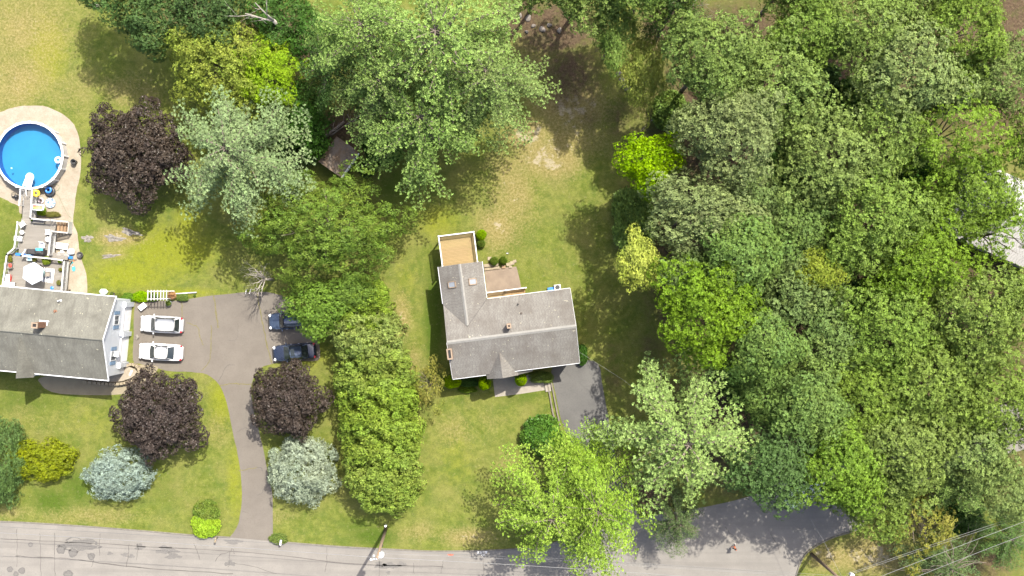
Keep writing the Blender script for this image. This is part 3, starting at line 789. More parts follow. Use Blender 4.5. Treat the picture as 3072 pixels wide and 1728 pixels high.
def pipe(parent, x, y, z, h, r, m, tilt=0.0):
    mb = MB(); mb.tube([(x, y, z - .1), (x + tilt, y, z + h)], r, 8); mb.lathe([(r * 2.2, 0), (r * 1.2, .05)], (x, y, z - .01), 10)
    return mb.build('vent_pipe', m, parent)
mz = lambda v: ZR - abs(v) * (ZR - ZE) / Dh
pipe(roof, 1.08, 3.0, mz(3.0), .42, .05, M['black']); pipe(roof, 1.3, 2.0, mz(2.0), .16, .07, M['mulch'])
for u in (-5.2, -3.9, 2.2, 3.4, 5.2):
    for z in (1.5, 3.9): window(house, (u, -3.6, z), (0, -1), 1.1, 1.2)
for v in (-2.0, 2.0): window(house, (6.45, v, 3.9), (1, 0), 1.0, 1.1)
mb = MB(); mb.box((-1.5, -3.63, 1.15), (1.0, .06, 2.2)); dr = mb.build('door', M['shutter'], house)
mb = MB(); mb.ball((-1.12, -3.69, 1.05), .04, 8, 5); mb.build('handle', M['metal'], dr)
mb = MB()
for x in (-3.0, 0.0): mb.box((x, -4.35, 2.42), (.14, .14, 4.84))
mb.each('porch_post', M['white'], house)

def W1(u, v, z=0.0): return house.matrix_basis @ Vector((u, v, z)) if False else Vector((-0.062 + u * math.cos(A1) - v * math.sin(A1), -4.845 + u * math.sin(A1) + v * math.cos(A1), z))

_bal = {}
def baluster_mesh(h, w):
    key = (round(h, 3), w)
    if key not in _bal:
        m_ = MB(); m_.box((0, 0, h / 2), (w, w, h)); _bal[key] = m_.mesh('baluster')
    return _bal[key]
def railing(parent, pts, h, mrail, mbal, spacing=.125, bw=.04, wr_=.11, post=True, posth=.08):
    """pts local to parent (x, y, zfloor); rail follows them, every baluster its own sub-part"""
    mb = MB(); pts = [Vector(p) for p in pts]
    for a, b in zip(pts[:-1], pts[1:]):
        mb.beam(a + Vector((0, 0, h)), b + Vector((0, 0, h)), wr_, .05); mb.beam(a + Vector((0, 0, .1)), b + Vector((0, 0, .1)), .05, .06)
    if post:
        for p in pts:
            mb.box((p.x, p.y, p.z + (h + posth) / 2), (.1, .1, h + posth)); mb.box((p.x, p.y, p.z + h + posth + .02), (.15, .15, .035))
    r = mb.build('railing', mrail, parent); me = baluster_mesh(h - .12, bw)
    for a, b in zip(pts[:-1], pts[1:]):
        L = (b - a).length; n = max(1, int(L / spacing)); ang = math.atan2(b.y - a.y, b.x - a.x)
        for i in range(1, n):
            q = a.lerp(b, i / n)
            link('baluster', me, mbal, r, loc=(q.x, q.y, q.z + .1), rot=(0, 0, ang))
    return r
def boards(parent, x0, x1, y0, y1, z, w=.14, gap=.006, m=None, edge=None, th=.035, clipf=None):
    n = int(round((y1 - y0) / (w + gap))); w = (y1 - y0) / n - gap
    for i in range(n):
        y = y0 + (i + .5) * (w + gap); a, b = x0, x1
        if edge: a, b = edge(y)
        if b - a < .1: continue
        mb = MB(); mb.box(((a + b) / 2, y, z - th / 2), (b - a, w, th)); mb.build('deck_board', m, parent)

# raised tan deck behind the wing
deck = thing('deck', 'raised tan board deck with white railing behind the grey wing', 'deck', W1(-4.53, 9.6), A1)
ZD = 3.0
boards(deck, -1.92, 1.92, -1.72, 1.72, ZD, .125, .02, M['decktan'])
mb = MB()
for x in (-1.85, 1.85):
    for y in (-1.5, 1.65): mb.box((x, y, 1.42), (.14, .14, 2.86))
mb.each('post', M['tanwood'], deck)
mb = MB()
for y in (-1.6, 0, 1.65): mb.box((0, y, 2.86), (3.8, .05, .18))
for x in (-1.88, 1.88): mb.box((x, 0, 2.857), (.05, 3.3, .18))
mb.each('joist', M['tanwood'], deck)
railing(deck, [(-1.9, -1.55, ZD), (-1.9, 1.7, ZD), (1.9, 1.7, ZD), (1.9, -1.55, ZD)], 1.0, M['vinyl'], M['tanwood'], .12)
# small stair landing beside the wing
st = thing('stair', 'short tan wooden stair with white railing from house to brown patio', 'stair', W1(-2.1, 3.62), A1)
ZL = 1.75
boards(st, .02, 2.1, .02, 1.0, ZL, .125, .02, M['decktan'])
for i in range(8):
    mb = MB(); mb.box((2.24 + i * .26, .5, ZL - (i + 1) * ZL / 9), (.25, .96, .045)); mb.build('tread', M['tanwood'], st)
mb = MB()
for y in (0.03, .98): mb.beam((2.1, y, ZL - .12), (4.3, y, .1), .05, .24)
for x in (.1, 2.05):
    mb.box((x, .95, ZL / 2 - .02), (.1, .1, ZL - .04))
mb.each('stringer', M['tanwood'], st)
railing(st, [(.1, 1.02, ZL), (2.08, 1.02, ZL)], 1.0, M['vinyl'], M['tanwood'], .12)
railing(st, [(2.2, 1.02, ZL - .12), (4.3, 1.02, .12)], 1.0, M['vinyl'], M['tanwood'], .12)

# patio, front walk, low walls
pat = sheet('patio', [W1(*q) for q in [(-2.15, 4.0), (1.75, 4.0), (1.6, 6.0), (1.45, 7.1), (-2.1, 7.3)]], 0.012, M['patio'], 0)
tile_me = MB(); tile_me.box((0, 0, 0), (.385, .185, .03)); tile_me = tile_me.mesh('paver')
cnt = 0
mb = MB()
for i in range(10):
    for j in range(17):
        u, v = -2.05 + .4 * i + (.2 if j % 2 else 0), 4.1 + .195 * j
        if u < -1.95 or u > 1.62 - (v - 4) * .1 or v > 7.15: continue
        mb.box((u, v, .02), (.388, .186, .014 + random.uniform(0, .006)))
pv = mb.build('pavers', M['patio'], None)
pv.location = (-0.062, -4.845, 0); pv.rotation_euler = (0, 0, A1); pv.parent = pat; tag(pv, kind='stuff')
walk = sheet('path', [P(*q) for q in [(1482, 1137), (1600, 1125), (1632, 1142), (1636, 1170), (1560, 1182), (1485, 1191), (1482, 1165)]], 0.010, M['paver'], 0)
mb = MB()
c0 = P(1482, 1191)
for i in range(30):
    for j in range(18):
        u, v = .1 + .2 * i, .06 + .105 * j
        q = P(1485, 1189) + Vector((u * math.cos(A1) - v * math.sin(A1), u * math.sin(A1) + v * math.cos(A1), 0))
        if i > 26 - 0 or j > 17: continue
        mb.box((q.x, q.y, .018), (.19, .098, .014 + random.uniform(0, .006)), A1 + (R(45) if (i + j) % 2 else R(-45)) * .0)
pv = mb.build('pavers', M['paver'], walk); tag(pv, kind='stuff')

tw = thing('retaining_wall', 'low timber retaining wall along edge of dark driveway', 'wall', P(1655, 1200))
for a, b, zz in [((1641, 1148), (1648, 1178), .12), ((1648, 1178), (1658, 1235), .12), ((1658, 1235), (1668, 1275), .12), ((1654, 1148), (1660, 1178), .1), ((1660, 1178), (1672, 1240), .1), ((1672, 1240), (1680, 1275), .1)]:
    A, B = P(*a), P(*b); m_ = MB(); m_.beam((A.x, A.y, zz), (B.x, B.y, zz), .16, .2); m_.build('timber', M['greywood'], tw, world=True)
m_ = MB(); q = P(1644, 1164); m_.box((q.x, q.y, .11), (.62, .75, .2), A1); m_.box((q.x - .05, q.y + .5, .09), (.5, .4, .17), A1)
m_.build('step', M['paver'], tw, world=True)

# ------------------------------------------------------------------ house on the left
A2 = R(-5.3)
O2 = Vector((-42.31, -5.35, 0))
def W2(u, v, z=0.0): return O2 + Vector((u * math.cos(A2) - v * math.sin(A2), u * math.sin(A2) + v * math.cos(A2), z))
house2 = thing('house', 'white sided house with greenish grey roof and two garage doors at left', 'house', O2, A2)
L2, D2, E2, R2 = 17.0, 4.4, 5.5, 8.0
mb = MB(); wallbox(mb, -L2 + .3, -.26, -4.1, 4.1, 0, 5.4); gable_end(mb, -.36, -4.1, 4.1, 0, 5.3, 5.55, 7.82, .12); gable_end(mb, -L2 + .2, -4.1, 4.1, 0, 0, 5.55, 7.82, .12)
mb.build('wall', M['siding'], house2)
front = [(-L2, -D2, E2), (0, -D2, E2), (0, 0, R2), (-L2, 0, R2)]; back = [(0, D2, E2), (-L2, D2, E2), (-L2, 0, R2), (0, 0, R2)]
gu, gw, gz, gez, gv = -8.7, .85, 7.72, 5.55, -4.85
vr = -(R2 - gz) / (R2 - E2) * D2
gl = [(gu - gw, -4.35, gez), (gu - gw, gv, gez), (gu, gv, gz), (gu, vr, gz)]; gr = [(gu + gw, gv, gez), (gu + gw, -4.35, gez), (gu, vr, gz), (gu, gv, gz)]
gl, gr = up_(gl, .02), up_(gr, .02)
mb = MB()
for q in (front, back, gl, gr): slab(mb, up_(q, -.004), .14)
roof2 = mb.build('roof', M['roofbase'], house2)
shingle_obj('shingles', [front, back, gl, gr], M['shinglegreen'], roof2)
mb = MB()
for x in np.arange(-L2, -.2, .27): mb.tube([(x, 0, R2 - .02), (x + .265, 0, R2 - .02)], [.15, .13], 8)
mb.build('ridge_cap', M['shinglegreen'], roof2)
mb = MB(); mb.beam((-L2, -D2 - .07, E2 - .05), (gu - gw - .02, -D2 - .07, E2 - .05), .1, .1); mb.beam((gu + gw + .02, -D2 - .07, E2 - .05), (.04, -D2 - .07, E2 - .05), .1, .1); mb.beam((-L2, D2 + .07, E2 - .05), (.04, D2 + .07, E2 - .05), .1, .1)
gts = mb.each('gutter', M['white'], roof2)
mb = MB()
for x in np.arange(-16.5, 0, .62):
    if not (gu - gw - .1 < x < gu + gw + .1): mb.box((x, -D2 - .07, E2 + .02), (.04, .1, .02))
    mb.box((x, D2 + .07, E2 + .02), (.04, .1, .02))
mb.each('gutter_bracket', M['metal'], roof2)
mb = MB()
for v0 in (-1, 1): mb.beam((.04, v0 * (D2 + .1), E2 - .06), (.04, 0, R2 - .02), .08, .18)
mb.each('rake_board', M['white'], roof2)
chimney(house2, (-6.5, .94), .62, .56, 7.0, 9.4)
mb = MB(); mb.box((-6.5, 1.32, 7.36), (1.0, .14, .1)); mb.box((-6.12, 1.1, 7.45), (.12, .5, .1)); mb.each('flashing', M['white'], roof2)
z2 = lambda v: R2 - abs(v) * (R2 - E2) / D2
pipe(roof2, -5.58, 3.49, z2(3.49), .5, .07, M['white'], -.08); pipe(roof2, -5.75, 2.35, z2(2.35), .2, .1, M['brick'])
for v0, v1 in ((.65, 3.2), (-2.75, -.1)):
    mb = MB(); n = 4
    for i in range(n):
        mb.box((-.235, (v0 + v1) / 2, .03 + (i + .5) * 2.2 / n), (.05, v1 - v0, 2.2 / n - .015))
    gd = mb.build('garage_door', M['garage'], house2)
    mb = MB(); mb.box((-.2, (v0 + v1) / 2, .9), (.04, .3, .05)); mb.build('handle', M['metal'], gd)
    mb = MB(); mb.box((-.2, (v0 + v1) / 2, 2.33), (.14, v1 - v0 + .3, .16)); mb.build('lintel', M['trim'], gd)
for v in (3.55, .28, -3.1):
    mb = MB(); mb.box((-.12, v, 1.25), (.3, .5, 2.5)); mb.box((-.1, v, 2.55), (.36, .6, .1)); mb.build('pilaster', M['siding'], house2)
for v in (1.9, -1.95):
    window(house2, (-.26, v, 4.1), (1, 0), .98, 1.4)
    for s_ in (-1, 1):
        mb = MB(); mb.box((-.22, v + s_ * .78, 4.1), (.06, .38, 1.45))
        for i in range(9): mb.box((-.185, v + s_ * .78, 3.5 + i * .15), (.02, .3, .05))
        mb.build('shutter', M['shutter'], house2)
mb = MB(); mb.box((-.0, -1.75, 3.75), (.5, .6, .42)); ac = mb.build('air_conditioner', M['white'], house2)
mb = MB(); mb.box((.26, -1.75, 3.75), (.02, .5, .32)); mb.build('grille', M['metal'], ac)
mb = MB(); mb.box((-.05, .28, 2.9), (.2, .2, .3)); mb.build('wall_lamp', M['white'], house2)
for u in (-15, -12.5, -6, -3.2): window(house2, (u, -4.1, 3.9), (0, -1), 1.1, 1.2)
mb = MB(); gable_end(mb, gv + .12, gu - gw + .06, gu + gw - .06, gu, 2.6, gez, gz - .12, .1, 'y'); mb.build('porch_gable', M['siding'], house2)
mb = MB()
for x in (gu - gw + .1, gu + gw - .1): mb.box((x, gv + .2, 1.3), (.16, .16, 2.6))
mb.each('porch_post', M['white'], house2)

# planter with block retaining wall by the garage corner
pw = thing('retaining_wall', 'curved tan block retaining wall round gravel bed by garage corner', 'wall', P(400, 1120))
path = spline([P(*q) for q in [(378, 1100), (398, 1092), (416, 1098), (424, 1112), (416, 1128), (400, 1140), (378, 1148), (345, 1151), (300, 1148), (250, 1144)]], 12, False)
d = 0.0; last = path[0]; pts = [last]; acc = 0
for q in path[1:]:
    acc += (q - last).length; last = q
    if acc >= .36: pts.append(q); acc = 0
bm_ = MB(); bm_.box((0, 0, 0), (.345, .26, .17), taper=.95); bm_ = bm_.mesh('block')
for row in range(4):
    for i in range(len(pts) - 1):
        a, b = pts[i], pts[i + 1]
        q = a.lerp(b, .5 if row % 2 == 0 else .02); ang = math.atan2(b.y - a.y, b.x - a.x)
        l = inv(pw, (q.x, q.y, .09 + row * .172))
        link('block', bm_, M['stonetan'], pw, loc=l, rot=(0, 0, ang + random.uniform(-.05, .05)), scale=(1.0, 1.15 if row == 3 else 1, 1))
bed = sheet('planting_bed', [P(*q) for q in [(362, 1098), (392, 1099), (408, 1106), (415, 1114), (408, 1126), (395, 1134), (372, 1142), (345, 1145), (250, 1139), (250, 1110), (356, 1118)]], 0.45, M['gravel'], 0)
m_ = MB(); q = P(393, 1119, .5); m_.box((q.x, q.y, .52), (.2, .62, .12), R(-25)); tag(m_.build('white_lamp', M['white']), 'small white lamp lying on gravel bed beside the curved block wall', 'lamp')

# ------------------------------------------------------------------ shed
A3 = R(-35)
shed = thing('shed', 'small brown roofed shed half hidden among the trees', 'shed', P(1026, 478, 0), A3)
mb = MB(); wallbox(mb, -1.3, 1.3, -1.5, 1.5, 0, 2.15); gable_end(mb, 1.4, -1.3, 1.3, 0, 2.1, 2.2, 2.95, .1, 'y'); gable_end(mb, -1.5, -1.3, 1.3, 0, 2.1, 2.2, 2.95, .1, 'y')
mb.build('wall', M['white'], shed)
fl = [(-1.5, 1.7, 2.15), (-1.5, -1.7, 2.15), (0, -1.7, 3.0), (0, 1.7, 3.0)]; fr = [(1.5, -1.7, 2.15), (1.5, 1.7, 2.15), (0, 1.7, 3.0), (0, -1.7, 3.0)]
mb = MB(); slab(mb, fl, .1); slab(mb, fr, .1); rf = mb.build('roof', M['valley'], shed)
shingle_obj('shingles', [fl, fr], M['shinglebrown'], rf)
mb = MB(); mb.beam((1.56, -1.7, 2.1), (1.56, .8, 2.1), .2, .14); mb.beam((1.56, 1.0, 2.08), (1.56, 1.6, 2.08), .16, .12); mb.each('fascia', M['white'], rf)
mb = MB(); mb.box((1.33, 0, 1.0), (.06, 1.2, 2.0)); dr = mb.build('door', M['trim'], shed)
mb = MB(); mb.box((1.38, .4, 1.0), (.04, .05, .15)); mb.build('handle', M['black'], dr)

# ------------------------------------------------------------------ house under the oaks at right
h3 = thing('house', 'pale roofed house glimpsed under the oak branches at right edge', 'house', F(2490, 545), R(-24))
mb = MB(); wallbox(mb, -5.6, 5.6, -3.9, 3.9, 0, 2.95); gable_end(mb, -5.65, -3.9, 3.9, 0, 2.9, 3.0, 4.7, .1); gable_end(mb, 5.55, -3.9, 3.9, 0, 2.9, 3.0, 4.7, .1); mb.build('wall', M['sidingmain'], h3)
a_ = [(-6, -4.3, 3.0), (6, -4.3, 3.0), (6, 0, 4.9), (-6, 0, 4.9)]; b_ = [(6, 4.3, 3.0), (-6, 4.3, 3.0), (-6, 0, 4.9), (6, 0, 4.9)]
mb = MB(); slab(mb, a_, .12); slab(mb, b_, .12); rf = mb.build('roof', M['roofbase'], h3); shingle_obj('shingles', [a_, b_], M['shinglepale'], rf)
window(h3, (-5.65, 1.5, 1.6), (-1, 0), 1.0, 1.1); window(h3, (-2, -3.9, 1.6), (0, -1), 1.2, 1.1)

# ------------------------------------------------------------------ foliage meshes
def unit(v): return v / np.maximum(np.linalg.norm(v, axis=-1, keepdims=True), 1e-9)
def leaf_mesh(name, C, D, N, L, W, val, fold=0.12):
    """diamond leaves: base C, axis D, face normal N, length L, half width W, val (n,3)"""
    n = len(C); D = unit(D); S = unit(np.cross(N, D)); U = np.cross(D, S)
    L = np.broadcast_to(L, (n,))[:, None]; W = np.broadcast_to(W, (n,))[:, None]
    v = np.empty((n, 4, 3), np.float32)
    v[:, 0] = C; v[:, 2] = C + D * L - U * L * fold
    v[:, 1] = C + D * L * .55 + S * W; v[:, 3] = C + D * L * .55 - S * W
    q = np.arange(n * 4, dtype=np.int32).reshape(n, 4)
    me = npmesh(name, v.reshape(-1, 3), q)
    at = me.attributes.new('leaf', 'FLOAT_COLOR', 'POINT')
    c = np.ones((n, 4, 4), np.float32); c[:, :, :3] = val[:, None, :]
    at.data.foreach_set('color', c.ravel())
    me.materials.append(None)
    return me
def rdir(g, n): return unit(g.normal(size=(n, 3)))

def clump_crown(name, seed, Rx=5.0, Rz=4.0, nc=70, rc=(.9, 1.7), dens=26, k=6, L=.36, W=.085, low=-.35, squash=.75, inner=.35, tilt=.8, lobes=3, rough=.2, shape=2.0, flat=.4):
    """crown of billowing clumps set on an uneven ellipsoid, each clump a shell of leaf tufts; origin at crown middle"""
    g = np.random.default_rng(seed)
    d = []
    while len(d) < nc:
        q = rdir(g, 400); q = q[q[:, 2] > low]
        for x in q:
            if all(np.dot(x, y) < 1 - 1.15 / nc for y in d): d.append(x)
            if len(d) >= nc: break
        else:
            nc -= 3
    d = np.array(d[:nc])
    az = np.arctan2(d[:, 1], d[:, 0]); ph = g.uniform(0, 6.28, 3)
    lob = 1 + rough * (np.sin(lobes * az + ph[0]) * .6 + np.sin((lobes + 2) * az + ph[1]) * .4) * (1 - np.abs(d[:, 2]) ** 2)
    ctr = []; rcs = []; outs = []
    for i, x in enumerate(d):
        r = g.uniform(*rc); e = np.abs(x) ** (2.0 / shape) * np.sign(x); e = e / np.linalg.norm(e) if shape == 2.0 else e
        fac = g.uniform(.66, 1.03) * lob[i]
        ctr.append(e * np.array([Rx - r * .8, Rx - r * .8, Rz - r * .6]) * fac); rcs.append(r); outs.append(x)
        if g.random() < inner: ctr.append(e * np.array([Rx, Rx, Rz]) * fac * .6); rcs.append(r * 1.1); outs.append(x)
    C, T, V = [], [], []
    for c, r, o in zip(ctr, rcs, outs):
        n = int(dens * r * r); u = rdir(g, n * 2); o2 = unit(o + np.array([0, 0, .6])); u = u[(u @ o2) > -.25][:n]
        rr = r * g.uniform(.78, 1.06, (len(u), 1))
        C.append(c + u * rr * np.array([1, 1, squash])); T.append(unit(u * .9 + o * .3 + np.array([0, 0, .35])))
        V.append(np.stack([np.full(len(u), g.random()), g.random(len(u))], 1))
    C = np.concatenate(C); T = np.concatenate(T); V = np.concatenate(V)
    C = np.repeat(C, k, 0); T = np.repeat(T, k, 0); V = np.repeat(V, k, 0); n = len(C)
    t = rdir(g, n); side = unit(t - T * np.sum(t * T, 1, keepdims=True))
    D = unit(side + T * g.uniform(.05, .75, (n, 1)) * tilt)
    N = unit(T + rdir(g, n) * flat)
    Ls = L * g.uniform(.7, 1.25, n); Ws = W * g.uniform(.75, 1.2, n)
    C = C + side * Ls[:, None] * .12
    return leaf_mesh(name, C, D, N, Ls, Ws, np.stack([g.random(n), V[:, 0], V[:, 1]], 1))

def puffs(name, g, C, T, V, k, L, W, spread=1.0):
    n0 = len(C); C = np.repeat(C, k, 0); T = np.repeat(T, k, 0); V = np.repeat(V, k, 0); n = n0 * k
    t = rdir(g, n); side = unit(t - T * np.sum(t * T, 1, keepdims=True))
    D = unit(side * spread + T * g.uniform(.1, 1.3, (n, 1)))
    N = unit(T * .8 + rdir(g, n) * .7)
    return leaf_mesh(name, C + D * L * .05, D, N, L * g.uniform(.75, 1.2, n), W * g.uniform(.8, 1.2, n), np.stack([g.random(n), V[:, 0], V[:, 1]], 1), 0.05)
def pine_crown(name, seed, Rx=5.0, Hc=9.0, nb=60, k=13, step=.30, L=.155, W=.030, droop=.12):
    """white pine: branches in tiers, side twigs carrying needle puffs; origin at crown base"""
    g = np.random.default_rng(seed); C, T, V = [], [], []
    paths = []
    for b in range(nb):
        tier = b // 6; nt_ = nb // 6; t = (tier + g.uniform(0, .3)) / nt_; z0 = Hc * (t ** .85) * .94
        Lb = (Rx * (1 - t ** 1.5) ** .8 * g.uniform(.55, 1.12) + .55); az = (b % 6) * 1.0472 + tier * 2.1 + g.uniform(-.22, .22)
        rise = g.uniform(.02, .22) + .55 * t * t; bv = g.random(); P_ = []
        bend = g.uniform(-.4, .4); wid = g.uniform(.75, 1.25)
        ns = max(4, int(Lb / step))
        for i in range(ns + 1):
            s = i / ns; a = az + bend * s * s
            P_.append(np.array([math.cos(a) * Lb * s, math.sin(a) * Lb * s, z0 + rise * Lb * s - droop * Lb * s * s]))
        paths.append(P_)
        for i in range(1, ns + 1):
            s = i / ns
            if s < .2 - .15 * t: continue
            p0 = P_[i]; dv = unit(P_[i] - P_[i - 1])
            tw = (.27 * Lb * wid * math.sin(math.pi * min(1, (s * .86 + .10))) ** .8 + .10) * g.uniform(.45, 1.2)
            for sgn in (-1, 1):
                tw2 = tw * g.uniform(.6, 1.15)
                sd_ = unit(np.array([-dv[1], dv[0], 0]) * sgn * .9 + dv * 1.0)
                m = max(1, int(tw2 / .23))
                for j in range(1, m + 1):
                    q = p0 + sd_ * tw2 * j / m + np.array([0, 0, .16 * j / m]) + g.normal(size=3) * .05
                    C.append(q); T.append(unit(sd_ * .55 + np.array([0, 0, .9]) + g.normal(size=3) * .15)); V.append((bv, g.random()))
            C.append(p0 + np.array([0, 0, .08])); T.append(unit(dv * .5 + np.array([0, 0, 1]))); V.append((bv, g.random()))
        C.append(P_[-1]); T.append(unit(dv + np.array([0, 0, .5]))); V.append((bv, g.random()))
    me = puffs(name, g, np.array(C), np.array(T), np.array(V), k, L, W)
    return me, paths
def dome_crown(name, seed, Rx=1.0, Rz=1.0, n=1600, k=7, L=.12, W=.03, bump=.12, nb=26, spread=.9, low=-.15, shape=2.0, cone=0.0, layers=0, flat=.25):
    """dense shrub: sprays all over an uneven dome"""
    g = np.random.default_rng(seed)
    u = rdir(g, n * 2); u = u[u[:, 2] > low][:n]
    cb = rdir(g, nb); cb[:, 2] = np.abs(cb[:, 2]) * .9; ang = np.max(u @ cb.T, 1); idx = np.argmax(u @ cb.T, 1); cv = g.random(nb)
    rad = 1 - bump + bump * 1.6 * (ang - .75) / .25 + g.normal(size=len(u)) * bump * .18
    e = np.sign(u) * np.abs(u) ** (2.0 / shape); e = e / np.maximum(1e-6, (np.sum(np.abs(e) ** shape, 1, keepdims=True)) ** (1 / shape)) if shape != 2.0 else e
    P3 = e * rad[:, None] * np.array([Rx, Rx, Rz])
    if cone: P3[:, :2] *= (1 - cone * np.clip(P3[:, 2:3] / Rz, 0, 1))
    if layers: P3[:, :2] *= 1 + .09 * np.sin(P3[:, 2:3] / Rz * layers * 6.28 + idx[:, None] * 2.0)
    T = unit(u + np.array([0, 0, flat]))
    V = np.stack([cv[idx], g.random(len(u))], 1)
    n2 = len(P3) // 3; P3 = np.concatenate([P3, P3[:n2] * .78]); T = np.concatenate([T, T[:n2]]); V = np.concatenate([V, V[:n2]])
    return puffs(name, g, P3, T, V, k, L, W, spread)

def trunk_mesh(name, seed, h, r, limbs, n=7):
    """tapered trunk to height h with limbs to the given local points"""
    g = random.Random(seed); mb = MB()
    pts = [Vector((g.uniform(-.12, .12) * i, g.uniform(-.12, .12) * i, h * i / 5)) for i in range(6)]; pts[0] = Vector((0, 0, 0))
    mb.tube([(0, 0, -.05)] + pts, [r * 1.35] + [r * (1 - .75 * i / 5) for i in range(6)], n)
    for q in limbs:
        q = Vector(q); t = g.uniform(.35, .85); a = pts[0].lerp(pts[-1], t)
        mid = a.lerp(q, .5) + Vector((g.uniform(-.3, .3), g.uniform(-.3, .3), .35))
        mb.tube([a, mid, q], [r * .42 * (1.2 - t), r * .24, r * .06], 5)
        for _ in range(2):
            s_ = g.uniform(.4, .8); b = mid.lerp(q, s_); e = b + Vector((g.uniform(-1, 1), g.uniform(-1, 1), g.uniform(.1, .8)))
            mb.tube([b, e], [r * .12, r * .03], 4)
    me = mb.mesh(name, True); me.materials.append(None)
    return me
def branchy(mb, p, d, L, r, depth, g, up=.15, n=5):
    q = p; pts = [p]; rads = [r]
    for i in range(3):
        d = (d + Vector((g.uniform(-.22, .22), g.uniform(-.22, .22), g.uniform(-.12, .2) + up * .3))).normalized()
        q = q + d * L / 3; pts.append(q); rads.append(r * (1 - .22 * (i + 1)))
    mb.tube(pts, rads, n)
    if depth == 0: return
    for i in range(g.choice((2, 3, 3))):
        s_ = g.choice((1, 2, 3)); ax = Vector((g.uniform(-1, 1), g.uniform(-1, 1), g.uniform(-.2, .8))).normalized()
        branchy(mb, pts[s_], (d + ax * .85).normalized(), L * g.uniform(.55, .8), rads[s_] * .66, depth - 1, g, up, max(3, n - 1))

CR = {}
CR['oak'] = [clump_crown('oak_crown', 100 + i, nc=120, rc=(.5, 1.15), dens=40, k=9, L=.185, W=.046, flat=.5, rough=.32, tilt=1.1) for i in range(5)]
CR['maple'] = [clump_crown('maple_crown', 200 + i, nc=100, rc=(.55, 1.25), dens=44, k=8, L=.17, W=.052, flat=.45, rough=.3) for i in range(4)]
CR['open'] = [clump_crown('open_crown', 300 + i, nc=85, rc=(.45, .95), dens=38, k=8, L=.19, W=.046, inner=.1, rough=.42) for i in range(2)]
CR['purple'] = [clump_crown('purple_crown', 400 + i, Rx=5, Rz=3.6, nc=190, rc=(.4, .8), dens=85, k=6, L=.19, W=.062, inner=.4, rough=.2, flat=.8, lobes=5) for i in range(3)]
CR['feather'] = [clump_crown('feathery_crown', 500 + i, nc=150, rc=(.35, .9), dens=62, k=7, L=.19, W=.04, inner=.5, rough=.36, lobes=5, tilt=1.3) for i in range(2)]
CR['hemlock'] = [clump_crown('hemlock_crown', 600 + i, Rx=5, Rz=3.2, nc=190, rc=(.35, .85), dens=70, k=7, L=.19, W=.026, inner=.4, rough=.34, lobes=6, tilt=.6, squash=.6, flat=.4) for i in range(2)]
CR['pine'] = []; PP = []
for i in range(4):
    me, pa = pine_crown('pine_crown', 700 + i, nb=(66, 60, 72, 60)[i]); CR['pine'].append(me); PP.append(pa)
CR['hedge'] = [clump_crown('hedge_crown', 800 + i, Rx=3.4, Rz=3.6, nc=170, rc=(.28, .62), dens=95, k=6, L=.19, W=.042, low=-.5, inner=.25, rough=.12, lobes=5, flat=.6, squash=1.0, shape=2.5) for i in range(3)]
CR['spruce'] = [clump_crown('spruce_crown', 820 + i, Rx=2.8, Rz=3.6, nc=230, rc=(.20, .48), dens=120, k=7, L=.17, W=.022, low=-.45, inner=.2, rough=.14, lobes=6, tilt=1.4, flat=.5, squash=.8) for i in range(2)]
CR['ball'] = [dome_crown('shrub_crown', 840 + i, 1.0, 1.0, 1500, 6, .11, .028, .10, 30, .9, -.5) for i in range(2)]
CR['bush'] = [dome_crown('bush_crown', 860 + i, 1.0, .8, 1100, 6, .16, .045, .26, 22, .9, -.2) for i in range(3)]
TRK = {}
def limbs_for(seed, R_=4.0, z0=0.0, z1=3.0, n=11):
    g = random.Random(seed)
    return [(R_ * g.uniform(.5, .95) * math.cos(i * 2.4), R_ * g.uniform(.5, .95) * math.sin(i * 2.4), g.uniform(z0, z1)) for i in range(n)]
# unit trees: crown radius 5, total height 15 (crown middle at z 11)
TRK['oak'] = [trunk_mesh('trunk', 10 + i, 11.5, .32, limbs_for(i, 4.2, 9.5, 13.5)) for i in range(3)]
tn = []
for i in range(4):
    mb = MB(); mb.tube([(0, 0, -.05), (0, 0, 4), (.1, .05, 10), (.05, 0, 15.6)], [.36, .3, .2, .03], 7)
    for pa in PP[i]: mb.tube([Vector(p) + Vector((0, 0, 8)) for p in pa[::3]] + [Vector(pa[-1]) + Vector((0, 0, 8))], [max(.008, .045 - .006 * q_) for q_ in range(len(pa[::3]))] + [.008], 4)
    me = mb.mesh('trunk', True); me.materials.append(None); tn.append(me)
TRK['pine'] = tn

